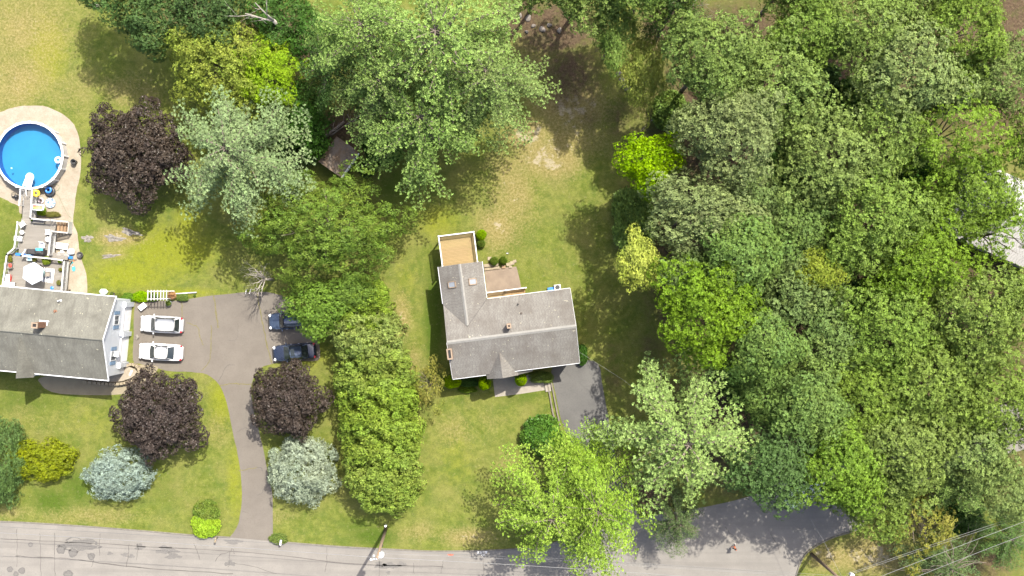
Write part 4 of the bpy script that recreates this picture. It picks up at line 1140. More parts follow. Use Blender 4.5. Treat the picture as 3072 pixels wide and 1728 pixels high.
_cnt = [0]
def tree(kind, x, y, r, h, mat_, label, name='tree', cat='tree', ry=None, group=None, rz=None, seed=None, zr=None, bark='bark', crown_lo=None):
    """x, y, r in survey units at crown height; h total height"""
    _cnt[0] += 1; g = random.Random(_cnt[0] * 13 + (seed or 0)); v = g.randrange(99) if seed is None else seed
    rz = g.uniform(0, 6.28) if rz is None else rz
    if kind == 'pine':
        sxy = None; zc = h * .72
        c = F(x, y, zc); s = r * FS / KPX * (CAMH - zc) / CAMH / 5.0; sy = s * (ry / r if ry else 1)
        t = thing(name, label, cat, (c.x, c.y, 0), 0, group); i = v % 4
        sz = h / 17.0
        link('trunk', TRK['pine'][i], M[bark], t, rot=(0, 0, rz), scale=(s, s, sz))
        link('crown', CR['pine'][i], M[mat_], t, loc=(0, 0, 8 * sz), rot=(0, 0, rz), scale=(s, sy, sz))
        return t
    base = {'purple': 3.6, 'hemlock': 3.2}.get(kind, 4.0)
    crz = zr or min(h * .42, r * FS / KPX * (.66 if group else .8))
    zc = h - crz
    c = F(x, y, zc + crz * .4); k_ = FS / KPX * (CAMH - zc - crz * .4) / CAMH / 5.0
    t = thing(name, label, cat, (c.x, c.y, 0), 0, group)
    lst = CR[kind]
    link('trunk', TRK['oak'][v % 3], M[bark], t, rot=(0, 0, rz), scale=(r * k_ * .8, (ry or r) * k_ * .8, h / 15.6))
    if ry: rz = 0 if g.random() < .5 else math.pi
    link('crown', lst[v % len(lst)], M[mat_], t, loc=(0, 0, zc), rot=(0, 0, rz), scale=(r * k_, (ry or r) * k_, crz / base))
    return t
def shrub(kind, x, y, r, h, mat_, label, name='shrub', cat='shrub', ry=None, group=None, unit_=None, src=False, rz=None):
    q = 1 / FS if src else 1
    R0, Z0 = {'hedge': (3.3, 3.4), 'spruce': (2.75, 3.5), 'ball': (1.1, 1.05), 'bush': (1.2, .9)}[kind]
    _cnt[0] += 1; g = random.Random(_cnt[0] * 7); lst = CR[kind]
    zc = h * (.32 if kind in ('hedge', 'spruce') else .42); c = F(x * q, y * q, h * .6); k_ = q * FS / KPX * (CAMH - h * .6) / CAMH
    t = thing(name, label, cat, (c.x, c.y, 0), 0, group)
    a = (g.uniform(0, 6.28) if not ry else (0 if g.random() < .5 else math.pi)) if rz is None else rz
    mb = MB(); mb.tube([(0, 0, -.03), (0, 0, zc * 1.2)], [max(.03, h * .022), .02], 6)
    for i in range(5): mb.tube([(0, 0, zc * .3), (r * k_ * .5 * math.cos(i * 1.26), r * k_ * .5 * math.sin(i * 1.26), zc * 1.1)], [.03, .012], 4)
    mb.build('stem' if h < 2.2 else 'trunk', M['bark'], t)
    link('crown' if h >= 2.2 else 'foliage', lst[g.randrange(99) % len(lst)], M[mat_], t, loc=(0, 0, zc), rot=(0, 0, a), scale=(r * k_ / R0, (ry or r) * k_ / R0, (h - zc) / Z0))
    return t

# ---- left yard
tree('purple', 325, 382, 138, 8.0, 'purple', 'dark purple maple tree beside the round pool', name='maple_tree')
tree('purple', 392, 1045, 120, 7.5, 'purple', 'dark purple maple on front lawn between garage and road', name='maple_tree')
tree('purple', 718, 1008, 100, 7.0, 'purple', 'dark purple maple right of the narrow driveway', name='maple_tree', ry=104)
tree('feather', 545, 150, 150, 13, 'yellowgreen', 'tall yellow green tree with pale limbs above the pale pine', ry=140)
tree('feather', 672, 175, 88, 12, 'lime', 'bright green tree just right of the yellow green one', ry=100)
tree('pine', 590, 385, 172, 17, 'pineblue', 'pale bluish green pine right of the purple maple by the pool', name='pine_tree', ry=190)
tree('hemlock', 815, 570, 208, 13.0, 'hemlock', 'wide olive green conifer between lawn and shed', name='hemlock_tree', ry=152)
tree('maple', 795, 772, 98, 9, 'midgreen', 'bright leafy tree overhanging the blue grey car', ry=82)
tree('maple', 880, 735, 70, 8, 'midgreen', 'small leafy tree at the back end of the tall hedge', ry=50)
tree('maple', 375, 35, 120, 13, 'oakdark', 'dark green tree at top left casting shade on the lawn', ry=95)
tree('maple', 520, 10, 110, 14, 'oakdark', 'dark green tree at top edge behind the yellow green tree')
tree('maple', 690, 30, 100, 12, 'oakdark', 'dark tree behind the bare white snag at top', ry=90)
tree('maple', 790, 95, 85, 11, 'oakdark', 'dark tree between the snag and the big pines')
tree('maple', 745, 295, 95, 8, 'oakdark', 'dark low tree between the pale pine and the big pines')
tree('maple', 690, 255, 55, 9, 'oakgrey', 'small grey green tree below the bright green tree')
tree('pine', 838, 165, 95, 15, 'pinedark', 'small dark bluish pine left of the big pine group', name='pine_tree', ry=130)
tree('pine', 925, 90, 165, 22, 'pine', 'big light green pine at top beside the bare snag', name='pine_tree')
tree('pine', 1105, 110, 235, 24, 'pine', 'tallest light green pine at top centre', name='pine_tree')
tree('pine', 1225, 200, 150, 20, 'pine', 'light green pine overhanging the sandy clearing', name='pine_tree', ry=150)
tree('pine', 1065, 310, 170, 17, 'pine', 'light green pine with lowest boughs hanging over the back lawn', name='pine_tree', ry=165)
tree('pine', 965, 220, 130, 18, 'pine', 'light green pine in the middle left of the big pine group', name='pine_tree')
shrub('bush', 962, 362, 52, 3.5, 'oakdark', 'dark green bush right of the shed under the big pine')
shrub('bush', 925, 425, 22, 2.0, 'oakdark', 'low dark green bush beside the white edge of the shed')
shrub('bush', 760, 365, 60, 4.0, 'oakdark', 'dark bush left of the fallen log')
# ---- clearing and forest edge
tree('maple', 1548, 70, 64, 15, 'midgreen', 'bright green sapling at right of the brown clearing', ry=105)
tree('feather', 1625, 180, 62, 13, 'yellowgreen', 'slender yellowish tree right of the brown clearing', ry=108)
shrub('bush', 1690, 278, 50, 3.0, 'midgreen', 'small green bush below the slender yellowish tree')
tree('pine', 1690, 30, 90, 19, 'pinedark', 'dark thin pine at top right of the clearing', name='pine_tree')
tree('maple', 1640, 405, 98, 16, 'lime', 'vivid lime green tree at the lawn edge', ry=85)
tree('maple', 1608, 660, 60, 16, 'limeyellow', 'vivid yellow tree at the lawn edge right of the house', ry=84)
shrub('bush', 1590, 560, 60, 2.5, 'midgreen', 'low green undergrowth at the forest edge between lime and yellow trees', ry=90)
# ---- forest
for a in [
 ('oak', 1800, 130, 135, 21, 'oakgrey', 'pale oak just right of the slender yellowish tree'), ('oak', 1955, 215, 165, 18, 'oakgrey', 'large pale oak in upper right forest with silvery leaves'),
 ('oak', 1850, 330, 140, 21, 'oakgrey', 'pale oak above the dark grey green oak'), ('oak', 2050, 60, 120, 17, 'oak', 'oak at top edge beside a brown gap in the canopy'),
 ('oak', 2190, 70, 125, 18, 'oak', 'green oak at top edge right of the brown gap'), ('maple', 2300, 175, 160, 19, 'oakgrey', 'wide grey green tree at upper right'),
 ('oak', 2440, 70, 135, 18, 'oakolive', 'olive oak near the top right corner'), ('oak', 2545, 190, 110, 17, 'oakgrey', 'pale oak at the right edge near the top'),
 ('maple', 1765, 535, 165, 19, 'oakgrey', 'dark grey green tree directly below the vivid lime tree', 'oak_tree', 'tree', 118), ('maple', 1890, 505, 110, 15, 'oakteal', 'blue green maple right of the dark grey green tree'),
 ('oak', 2090, 400, 155, 18, 'oak', 'mid green oak left of the pale roofed house, upper one'), ('oak', 2240, 330, 135, 17, 'oak', 'green oak below the wide grey green tree'),
 ('open', 2420, 330, 150, 18, 'oakolive', 'yellow olive tree above the pale roofed house'), ('oak', 2205, 540, 160, 18, 'oak', 'green oak touching the left end of the pale roofed house'),
 ('oak', 2340, 660, 140, 17, 'oakolive', 'olive oak below the pale roofed house'), ('oak', 2465, 490, 125, 16, 'oakolive', 'thin crowned tree standing over the pale roof'),
 ('open', 2550, 580, 125, 16, 'oakolive', 'thin olive tree at right edge over the pale roof end'), ('oak', 2465, 800, 155, 18, 'oakolive', 'olive oak near the right edge beside fallen grey branch'),
 ('maple', 1745, 705, 100, 16, 'oakteal', 'blue green maple right of the vivid yellow tree', ), ('maple', 1870, 640, 125, 19, 'oakteal', 'blue green maple in the middle of the forest'),
 ('oak', 1785, 775, 150, 19, 'oakolive', 'olive oak nearest the right gable of the grey house'), ('maple', 2010, 560, 110, 15, 'oakteal', 'blue green maple left of the green oak by the pale roof'),
 ('maple', 2030, 720, 130, 15, 'oakteal', 'blue green maple centred in the right forest'), ('maple', 2070, 680, 64, 15.5, 'yellowgreen', 'small yellow green topped tree amid blue green maples'),
 ('maple', 2105, 870, 115, 15, 'oakteal', 'blue green maple above the big front pine'), ('oak', 2250, 830, 140, 17, 'oak', 'green oak with dark gap to its left'),
 ('maple', 1930, 870, 100, 18, 'oakteal', 'blue green maple between olive oak and front pine'), ('maple', 1960, 1000, 105, 14, 'oakteal', 'blue green maple at upper right shoulder of the front pine'),
 ('maple', 2050, 1030, 110, 18, 'oakteal', 'blue green maple right of the front pine'), ('oak', 2190, 1010, 130, 16, 'oakolive', 'olive oak below the green oak with dark gap'),
 ('oak', 2350, 970, 150, 17, 'oakolive', 'olive oak with bare grey limbs showing through'), ('oak', 2510, 1010, 130, 16, 'oakolive', 'olive oak at the right edge in the lower half'),
 ('maple', 1955, 1190, 120, 18, 'oakdark', 'dark green maple overhanging the shaded road'), ('oak', 2120, 1190, 125, 18, 'oak', 'green oak over the parked white car'),
 ('oak', 2290, 1140, 150, 17, 'oakolive', 'olive oak right of the green oak over the white car'), ('oak', 2460, 1140, 130, 15, 'oakgrey', 'pale oak low at the right edge'),
 ('oak', 2215, 1265, 110, 14, 'oakolive', 'yellow olive oak beside the curve of the road'), ('open', 2320, 1310, 120, 10, 'bronze', 'bronze leaved oak above the dry grass verge'),
 ('oak', 2540, 1250, 80, 12, 'oakgrey', 'small pale oak in the lower right corner'), ('oak', 2010, -70, 130, 17, 'oak', 'oak mostly beyond the top edge, right of centre'),
 ('oak', 2330, -60, 140, 17, 'oak', 'oak mostly beyond the top edge near the corner'), ('oak', 2660, 330, 120, 17, 'oakolive', 'oak mostly beyond the right edge, upper'),
 ('oak', 2680, 750, 130, 17, 'oakolive', 'oak mostly beyond the right edge, middle'), ('oak', 2690, 1050, 120, 16, 'oak', 'oak mostly beyond the right edge, lower'),
 ('oak', 1470, -75, 150, 19, 'oak', 'tree beyond the top edge shading the brown clearing'), ('open', 1340, -70, 110, 16, 'oak', 'tree beyond the top edge above the tallest pine'), ('oak', 1640, -85, 140, 21, 'oak', 'tree beyond the top edge above the green sapling'),
 ('maple', 250, -80, 110, 15, 'oakdark', 'tree beyond the top edge at left')]:
    tree(*a[:7], name='oak_tree' if a[0] == 'oak' else 'tree', group='forest trees', ry=a[9] if len(a) > 9 else None)
tree('pine', 1715, 1105, 220, 19, 'pine', 'large light green pine between dark driveway and forest', name='pine_tree', ry=220)
tree('pine', 1385, 1290, 165, 15, 'pineyellow', 'bright green pine over the front lawn by the road', name='pine_tree', ry=150)
tree('pine', 1500, 1270, 130, 17, 'pineyellow', 'bright yellowish pine leaning over the road, beside the front lawn pine', name='pine_tree', ry=200)
tree('pine', 1705, 1310, 85, 9, 'pinedark', 'small brownish pine overhanging the road', name='pine_tree', ry=65)
tree('pine', 1470, 1170, 90, 12, 'pineyellow', 'small bright pine at the foot of the dark driveway', name='pine_tree')
tree('pine', 2410, 1225, 85, 13, 'pine', 'pale small pine right of the bronze leaved oak', name='pine_tree')
tree('pine', 2380, 1425, 130, 7, 'pinedark', 'low dark pine at the bottom right under the wires', name='pine_tree', ry=70)
tree('pine', 2530, 1350, 90, 7, 'pinedark', 'low dark pine in the right bottom corner behind the wires', name='pine_tree', ry=80)
# understory that shows dark in the canopy gaps
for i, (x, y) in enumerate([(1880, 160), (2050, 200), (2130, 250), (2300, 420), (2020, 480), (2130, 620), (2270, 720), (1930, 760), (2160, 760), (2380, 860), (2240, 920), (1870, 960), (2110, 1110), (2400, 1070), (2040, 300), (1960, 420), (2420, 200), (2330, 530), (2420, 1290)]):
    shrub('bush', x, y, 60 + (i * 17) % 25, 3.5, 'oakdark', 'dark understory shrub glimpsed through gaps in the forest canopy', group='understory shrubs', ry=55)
# ---- hedge row of clipped evergreens
for i, (x, y, r, ry, h, lab) in enumerate([(905, 770, 85, 75, 7.0, 'hedge evergreen at the back end of the tall row'), (925, 850, 95, 80, 7.4, 'second hedge evergreen from the back of the tall row'), (938, 935, 103, 82, 7.6, 'third hedge evergreen from the back of the tall row'),
    (948, 1020, 108, 85, 7.8, 'middle hedge evergreen of the tall row beside the small bronze tree'), (955, 1105, 108, 85, 7.8, 'third hedge evergreen from the road end of the tall row'), (960, 1180, 102, 80, 7.4, 'second hedge evergreen from the road end of the tall row'), (965, 1235, 86, 66, 6.8, 'hedge evergreen at the road end of the tall row')]):
    shrub('hedge', x, y, r, h, 'hedge', lab, name='hedge_tree', cat='hedge', ry=ry, group='tall hedge row')
tree('open', 1080, 970, 48, 5.0, 'bronze', 'small bronze leaved tree between hedge and grey house', ry=72)
# ---- front yard left
shrub('spruce', 292, 1197, 88, 5.2, 'bluespruce', 'blue spruce on the left front lawn', name='spruce_tree', cat='tree', ry=68)
shrub('spruce', 754, 1188, 92, 5.8, 'greyspruce', 'grey blue spruce right of the narrow driveway', name='spruce_tree', cat='tree', ry=90)
shrub('hedge', 98, 1160, 88, 3.0, 'golden', 'golden green spreading shrub at the left', ry=54)
shrub('spruce', -8, 1170, 56, 6.0, 'pinedark', 'dark green spruce cut by the left edge', name='spruce_tree', cat='tree', ry=115)
shrub('bush', 520, 1285, 34, 1.2, 'boxgreen', 'dark leafy half of the roadside flower bed shrubs', ry=30)
shrub('bush', 515, 1322, 36, 1.1, 'lime', 'bright yellow green shrub at the roadside edge by the driveway', ry=34)
shrub('bush', 700, 1356, 24, .7, 'boxgreen', 'small green plant round the mailbox', ry=14)
# ---- shrubs round the middle house
shrub('ball', 1137, 962, 22, 3.4, 'boxlime', 'lime green rounded shrub at left front corner of the house', ry=17)
shrub('ball', 1219, 966, 16, 4.2, 'boxlime', 'lime green conical shrub left of the porch', ry=17)
shrub('ball', 1310, 956, 16, 4.2, 'boxlime', 'lime green rounded shrub right of the porch')
shrub('hedge', 1363, 950, 33, 1.5, 'boxgreen', 'clipped dark green hedge beside the front walk', ry=16)
shrub('bush', 1178, 980, 24, .8, 'boxgreen', 'low grey green shrub between the two lime shrubs', ry=9)
shrub('bush', 1180, 962, 26, 1.0, 'oakdark', 'dark low shrub under the front eave left of the porch', ry=12)
shrub('bush', 1463, 893, 16, 1.2, 'oakdark', 'dark rounded shrub at the right gable of the house', ry=26)
shrub('bush', 1365, 1098, 52, 2.4, 'glossy', 'dark glossy round bush beside the dark driveway')
shrub('ball', 1211, 591, 13.5, 1.3, 'lime', 'round bright shrub at the corner of the tan deck')
shrub('ball', 1211, 613, 10.5, 1.0, 'boxgreen', 'smaller round shrub beside the tan deck railing')
shrub('ball', 1243, 657, 11.5, 1.2, 'boxgreen', 'round shrub at patio edge, nearer the wing')
shrub('ball', 1266, 655, 10.5, 1.2, 'boxgreen', 'round shrub at patio edge, nearer the stacked stones')

# ------------------------------------------------------------------ pool
def sm(name, c, rough=.5, var=.12, **kw): M[name] = plain(name, c, rough, var, **kw); return M[name]
sm('pool_white', (.62, .62, .61)); sm('pool_wall', (.40, .39, .37), .6, .12); sm('liner', (.012, .09, .30), .5, .1); sm('liner2', (.032, .205, .345), .6, .15, scale=.5)
sm('plastic_white', (.66, .66, .65), .4, .05); sm('yellow_vinyl', (.62, .40, .03), .35, .1); sm('black_rubber', (.022, .023, .026), .45, .2); sm('blue_vinyl', (.03, .16, .50), .3, .1)
sm('pale_blue_vinyl', (.30, .50, .62), .35, .1); sm('pink_vinyl', (.48, .40, .42), .35, .15); sm('clear_vinyl', (.55, .57, .53), .3, .1); sm('navy', (.02, .035, .10), .6, .2)
sm('taupe', (.22, .195, .165), .7, .2); sm('red_cloth', (.50, .05, .035), .7, .3); sm('umbrella_cloth', (.52, .56, .62), .7, .06); sm('teal', (.05, .28, .33), .5, .1); sm('cyan_cloth', (.05, .33, .52), .7, .2)
sm('black_cover', (.030, .029, .029), .55, .25, bump=.4); sm('terracotta', (.33, .15, .08), .8, .2); sm('orange', (.60, .16, .02), .5, .1); sm('bag_white', (.66, .67, .68), .35, .1, bump=.6)
m, nt = newmat('pool_water'); k = NT(nt)
tb = k.n('ShaderNodeBsdfTransparent'); tb.inputs[0].default_value = (.62, .86, .95, 1)
gb = k.n('ShaderNodeBsdfGlossy'); gb.inputs['Roughness'].default_value = .05
bp = k.n('ShaderNodeBump'); bp.inputs['Strength'].default_value = .15; bp.inputs['Distance'].default_value = .02; k.l(k.noise(k.pos(), 1.6, 3.0), bp.inputs['Height']); k.l(bp.outputs[0], gb.inputs['Normal'])
mx = k.n('ShaderNodeMixShader'); mx.inputs[0].default_value = .05; k.l(tb.outputs[0], mx.inputs[1]); k.l(gb.outputs[0], mx.inputs[2])
oo = k.n('ShaderNodeOutputMaterial'); k.l(mx.outputs[0], oo.inputs[0])
M['water'] = m
pc = P(88, 466, 1.35)
pool = thing('swimming_pool', 'round above ground swimming pool with white rim and blue water', 'pool', (pc.x, pc.y, 0))
PR = 3.66; NP = 16
for i in range(NP):
    a0, a1 = 2 * math.pi * i / NP, 2 * math.pi * (i + 1) / NP
    mb = MB(); arcs = [a0 + (a1 - a0) * j / 4 for j in range(5)]
    poly = [(PR * math.cos(a), PR * math.sin(a)) for a in arcs] + [((PR - .02) * math.cos(a), (PR - .02) * math.sin(a)) for a in reversed(arcs)]
    mb.prism(ccw(poly), .0, 1.3); mb.build('wall_panel', M['pool_wall'], pool)
    mb = MB(); poly = [((PR + .09) * math.cos(a), (PR + .09) * math.sin(a)) for a in arcs] + [((PR - .13) * math.cos(a), (PR - .13) * math.sin(a)) for a in reversed(arcs)]
    mb.prism(ccw(poly), 1.31, 1.36); mb.build('rim_cap', M['pool_white'], pool)
    mb = MB(); mb.box(((PR + .06) * math.cos(a0), (PR + .06) * math.sin(a0), .66), (.12, .16, 1.3), a0); mb.box((PR * math.cos(a0), PR * math.sin(a0), 1.368), (.30, .22, .05), a0); mb.build('upright', M['pool_white'], pool)
mb = MB(); mb.lathe([(PR - .04, .02), (PR - .04, 1.3)], n=48, close=False); lin = mb.build('liner', M['liner'], pool, True); lin.data.flip_normals()
mb = MB(); mb.lathe([(0.01, .05), (1.8, .05), (PR - .045, .05)], n=48, close=False); mb.build('pool_floor', M['liner2'], pool, True)
mb = MB(); mb.lathe([(0.01, 1.10), (1.5, 1.10), (PR - .05, 1.10)], n=48, close=False); mb.build('water', M['water'], pool, True)
mb = MB()
for i in range(4):
    mb.lathe([(.62 - .0 * i, 0), (.62, .06)], (0, 0, 0), 20) if False else mb.box((0, .26 * i, 1.28 - .06 * i), (.95 - .03 * i, .26, .05))
mb.lathe([(.46, 0), (.46, .05)], (0, .95, 1.06), 20)
q = P(84, 552, 1.2); mb.build('pool_steps', M['plastic_white'], pool, loc=(q.x - pc.x - .05, q.y - pc.y - .15, 0), rot=(0, 0, R(-12)))
mb = MB()
for x in (-.3, .3): mb.tube([(x, -.9, 1.2), (x, -.85, 2.0), (x, -.4, 2.15), (x, .1, 1.9), (x, .3, 1.2)], .03, 8)
mb.build('handrail', M['plastic_white'], pool, True, loc=(q.x - pc.x - .1, q.y - pc.y - .5, 0))
def ring(name, label, px, py, z, Rm, r, m, flat=.8, ov=None, group=None):
    c = P(px, py, z + r * flat); mb = MB(); mb.torus((0, 0, r * flat), Rm, r, 28, 10, flat)
    o = mb.build(name, m, None, True); o.location = (c.x, c.y, z); tag(o, label, 'swim ring', group); return o
ring('swim_ring', 'white swim ring floating at the right side of the pool', 174, 480, 1.08, .26, .12, M['plastic_white'])
c = P(35, 505, 1.1); mb = MB(); mb.lathe([(.10, 0), (.11, .06), (.04, .12)], n=12); o = mb.build('pool_float', M['pale_blue_vinyl'], None, True); o.location = (c.x, c.y, 1.09); tag(o, 'small pale blue chlorine float on the pool water', 'pool float')

# ------------------------------------------------------------------ grey decks behind the left house
gd = thing('deck', 'weathered grey multi level deck with white railings between pool and house', 'deck', (-51.0, 3.0, 0))
def G(px, py, z): return inv(gd, P(px, py, z))
DZ = 1.2
def xspan(pl, pr):           # board ends by interpolation between survey points at deck height
    Lp = sorted([G(x, y, DZ) for x, y in pl], key=lambda v: v.y); Rp = sorted([G(x, y, DZ) for x, y in pr], key=lambda v: v.y)
    ip = lambda pts, y: float(np.interp(y, [p.y for p in pts], [p.x for p in pts]))
    return lambda y: (ip(Lp, y), ip(Rp, y))
boards(gd, 0, 0, G(0, 668, DZ).y, G(0, 572, DZ).y, DZ, .125, .016, M['deckgrey'], xspan([(72, 572), (66, 668)], [(108, 572), (106, 668)]))
boards(gd, 0, 0, G(0, 758, DZ).y, G(0, 656, DZ).y, DZ + .002, .125, .016, M['deckgrey'], xspan([(64, 656), (56, 758)], [(170, 656), (166, 690), (162, 694), (155, 758)]))
boards(gd, 0, 0, G(0, 884, DZ).y, G(0, 758, DZ).y, DZ, .125, .016, M['deckgrey'], xspan([(30, 758), (18, 884)], [(204, 758), (197, 884)]))
H1 = 1.0
def rl(pts, **kw): return railing(gd, [G(x, y, DZ) for x, y in pts], H1, M['whitewarm'], M['whitewarm'], .14, .045, .16, **kw)
rl([(74, 572), (71, 617)]); rl([(109, 574), (104, 657)]); rl([(66, 668), (56, 745), (34, 764)])
rl([(104, 657), (160, 663)]); rl([(165, 694), (158, 765)]); rl([(34, 764), (20, 862)]); rl([(77, 768), (160, 776), (204, 782)]); rl([(204, 782), (196, 878)]); rl([(90, 750), (77, 768)])
mb = MB()
for pts in ([(109, 574), (104, 657)], [(204, 782), (196, 878)], [(166, 694), (159, 765)], [(64, 668), (54, 745), (32, 764), (18, 862)]):
    for a, b in zip(pts[:-1], pts[1:]):
        A, B = G(*a, DZ), G(*b, DZ); A.z = B.z = DZ - .16; mb.beam(A, B, .05, .24)
mb.each('rim_board', M['whitewarm'], gd)
mb = MB()
for a in [(74, 574), (108, 574), (70, 640), (104, 655), (60, 700), (158, 700), (158, 762), (34, 766), (22, 860), (203, 784), (197, 870), (110, 770), (160, 776), (110, 860)]:
    A = G(*a, DZ); mb.box((A.x, A.y, DZ / 2 - .04), (.12, .12, DZ - .1))
mb.each('post', M['greywood'], gd)
# stair of four brown treads
for i in range(4):
    A, B = G(176 + i * 9.8, 666 + i * .9, DZ - .22 * (i + 1)), G(174.5 + i * 9.8, 694 + i * .9, DZ - .22 * (i + 1))
    mb = MB(); mb.beam(A, B, .29, .04); mb.build('tread', M['treadwood'], gd)
for y in (663, 696):
    A, B = G(168, y, DZ), G(212, y + 4, .2)
    mb = MB(); A.z = DZ - .12; B.z = .14; mb.beam(A, B, .05, .26); mb.build('stringer', M['whitewarm'], gd)
railing(gd, [G(168, 663, DZ), G(214, 667, .15)], 1.0, M['whitewarm'], M['whitewarm'], .15, .045, .14)
railing(gd, [G(166, 695, DZ), G(214, 700, .15)], 1.0, M['whitewarm'], M['whitewarm'], .15, .045, .14)
mb = MB(); A, B = G(218, 667, 0), G(216, 700, 0)
mb.beam((A.x, A.y, .55), (B.x, B.y, .55), .05, 1.05); mb.build('end_panel', M['whitewarm'], gd)
mb = MB(); A, B = G(150, 771, 0), G(230, 779, 0); A.z = B.z = .06; mb.beam(A, B, .14, .12); mb.build('timber', M['greywood'], gd)

def at_(px, py, z): return P(px, py, z)
def chair(label, px, py, z, rz, m, legm=None, group=None, w=.52, cushion=None):
    c = at_(px, py, z + .45); t = thing('chair', label, 'chair', (c.x, c.y, z), rz, group); legm = legm or m
    mb = MB(); mb.box((0, 0, .43), (w, .5, .05)); mb.build('seat', m, t)
    mb = MB(); vs = []
    for x in (-w / 2, w / 2): vs += [(x, -.22, .45), (x, -.36, .92), (x, -.40, .92), (x, -.26, .43)]
    mb.add(vs, [(0, 4, 5, 1), (1, 5, 6, 2), (2, 6, 7, 3), (3, 7, 4, 0), (0, 1, 2, 3), (7, 6, 5, 4)]); mb.build('backrest', m, t)
    for x in (-w / 2 + .03, w / 2 - .03):
        for y in (-.22, .22):
            mb = MB(); mb.box((x, y, .2), (.04, .04, .41)); mb.build('leg', legm, t)
        mb = MB(); mb.box((x, 0, .65), (.05, .5, .03)); mb.box((x, .22, .54), (.04, .04, .2)); mb.build('armrest', legm, t)
    return t
def round_table(label, px, py, z, r, m, h=.5):
    c = at_(px, py, z + h); t = thing('side_table', label, 'table', (c.x, c.y, z))
    mb = MB(); mb.lathe([(r * .95, 0), (r, .02), (r * .97, .04)], (0, 0, h), 20); mb.build('tabletop', m, t, True)
    for i in range(3):
        a = i * 2.09; mb = MB(); mb.tube([(r * .7 * math.cos(a), r * .7 * math.sin(a), 0), (r * .3 * math.cos(a), r * .3 * math.sin(a), h)], .02, 5); mb.build('leg', m, t)
    return t
DT = DZ + .0
chair('white plastic chair on upper grey deck near the pool walkway', 67, 672, DT, R(35), M['plastic_white'])
chair('white plastic chair on grey deck below the white side table', 59, 716, DT, R(-95), M['plastic_white'])
chair('white plastic chair on grey deck beside the black covered grill', 127, 737, DT, R(175), M['plastic_white'])
chair('white plastic chair against the railing at right of the grey deck', 144, 696, DT, R(88), M['plastic_white'])
round_table('round white side table between two white chairs at left railing', 65.5, 697, DT, .24, M['plastic_white'])
round_table('round white side table at the right railing of the grey deck', 143, 718, DT, .28, M['plastic_white'])
t = thing('bench', 'pale grey bench against the upper railing of the grey deck', 'bench', at_(117, 665, DT + .3) * 1.0, R(-4)); t.location.z = DT
mb = MB(); mb.box((0, 0, .42), (1.25, .36, .05)); mb.build('seat', M['deckgrey'], t)
mb = MB(); mb.box((0, .2, .66), (1.25, .05, .4)); mb.build('backrest', M['deckgrey'], t)
for x in (-.55, .55): mb = MB(); mb.box((x, 0, .2), (.06, .32, .4)); mb.build('leg', M['deckgrey'], t)
# covered grill with towel
t = thing('grill', 'long black covered grill at foot of the upper grey deck', 'grill', at_(109, 755, DT + .5)); t.location.z = DT; t.rotation_euler.z = R(-4)
mb = MB(); mb.box((0, 0, .42), (1.95, .55, .82), taper=.93); mb.ball((.35, .0, .86), (.42, .24, .12), 12, 6, .05); mb.build('cover', M['black_cover'], t)
mb = MB(); mb.box((-.85, -.1, .84), (.14, .4, .03)); mb.build('side_shelf', M['black_rubber'], t)
mb = MB(); g0 = random.Random(5)
n = 9; vs = []
for i in range(n):
    for j in range(4): vs.append((-.38 + .76 * i / (n - 1), -.14 + .28 * j / 3, .05 + .05 * math.sin(i * 1.3) + .03 * g0.random()))
mb.add(vs, [(i * 4 + j, (i + 1) * 4 + j, (i + 1) * 4 + j + 1, i * 4 + j + 1) for i in range(n - 1) for j in range(3)])
vs2 = [(a, b, c - .03) for a, b, c in vs]; mb.add(vs2, [(i * 4 + j, i * 4 + j + 1, (i + 1) * 4 + j + 1, (i + 1) * 4 + j) for i in range(n - 1) for j in range(3)])
o = mb.build('towel', M['cyan_cloth'], None, True); q = at_(118, 748, DT + .95); o.location = (q.x, q.y, DT + .93); tag(o, 'bright blue towel lying on the black grill cover', 'towel')
mb = MB(); mb.box((0, 0, .03), (2.0, .28, .05)); o = mb.build('paddle_board', M['blue_vinyl']); q = at_(72, 765, DT + .15); o.location = (q.x, q.y, DT + .02); o.rotation_euler.z = R(-7); tag(o, 'blue board lying along the lower deck railing', 'board')
# umbrella over a glass table
uc = at_(97, 820, DT + 2.1)
t = thing('patio_umbrella', 'pale blue hexagonal patio umbrella on the lower grey deck', 'umbrella', (uc.x, uc.y, DT), R(8))
mb = MB(); ring_ = [(1.22 * math.cos(i * math.pi / 3 + .3), 1.22 * math.sin(i * math.pi / 3 + .3), 1.95) for i in range(6)]
mb.add(ring_ + [(0, 0, 2.35)], [(i, (i + 1) % 6, 6) for i in range(6)]); mb.add([(x, y, z - .1) for x, y, z in ring_], []);
for i in range(6): mb.f.append((i, 7 + i, 7 + (i + 1) % 6, (i + 1) % 6))
mb.build('canopy', M['umbrella_cloth'], t)
for i in range(6):
    mb = MB(); mb.tube([(0, 0, 2.29), (ring_[i][0] * .97, ring_[i][1] * .97, 1.93)], .012, 4); mb.build('rib', M['metal'], t)
mb = MB(); mb.tube([(0, 0, 0), (0, 0, 2.36)], .022, 8); mb.build('pole', M['metal'], t)
mb = MB(); mb.lathe([(.24, 0), (.22, .07), (.05, .1)], n=14); mb.build('base', M['black_rubber'], t)
mb = MB(); mb.lathe([(.04, 0), (.03, .06), (.005, .08)], (0, 0, 2.35), 8); mb.build('finial', M['metal'], t)
tc = at_(120, 820, DT + .72)
t = thing('patio_table', 'glass topped patio table beside the umbrella', 'table', (tc.x, tc.y, DT))
sm('tinted_glass', (.10, .17, .17), .08, .1, spec=.8)
mb = MB(); mb.lathe([(.55, 0), (.56, .012)], (0, 0, .71), 24); mb.build('tabletop', M['tinted_glass'], t)
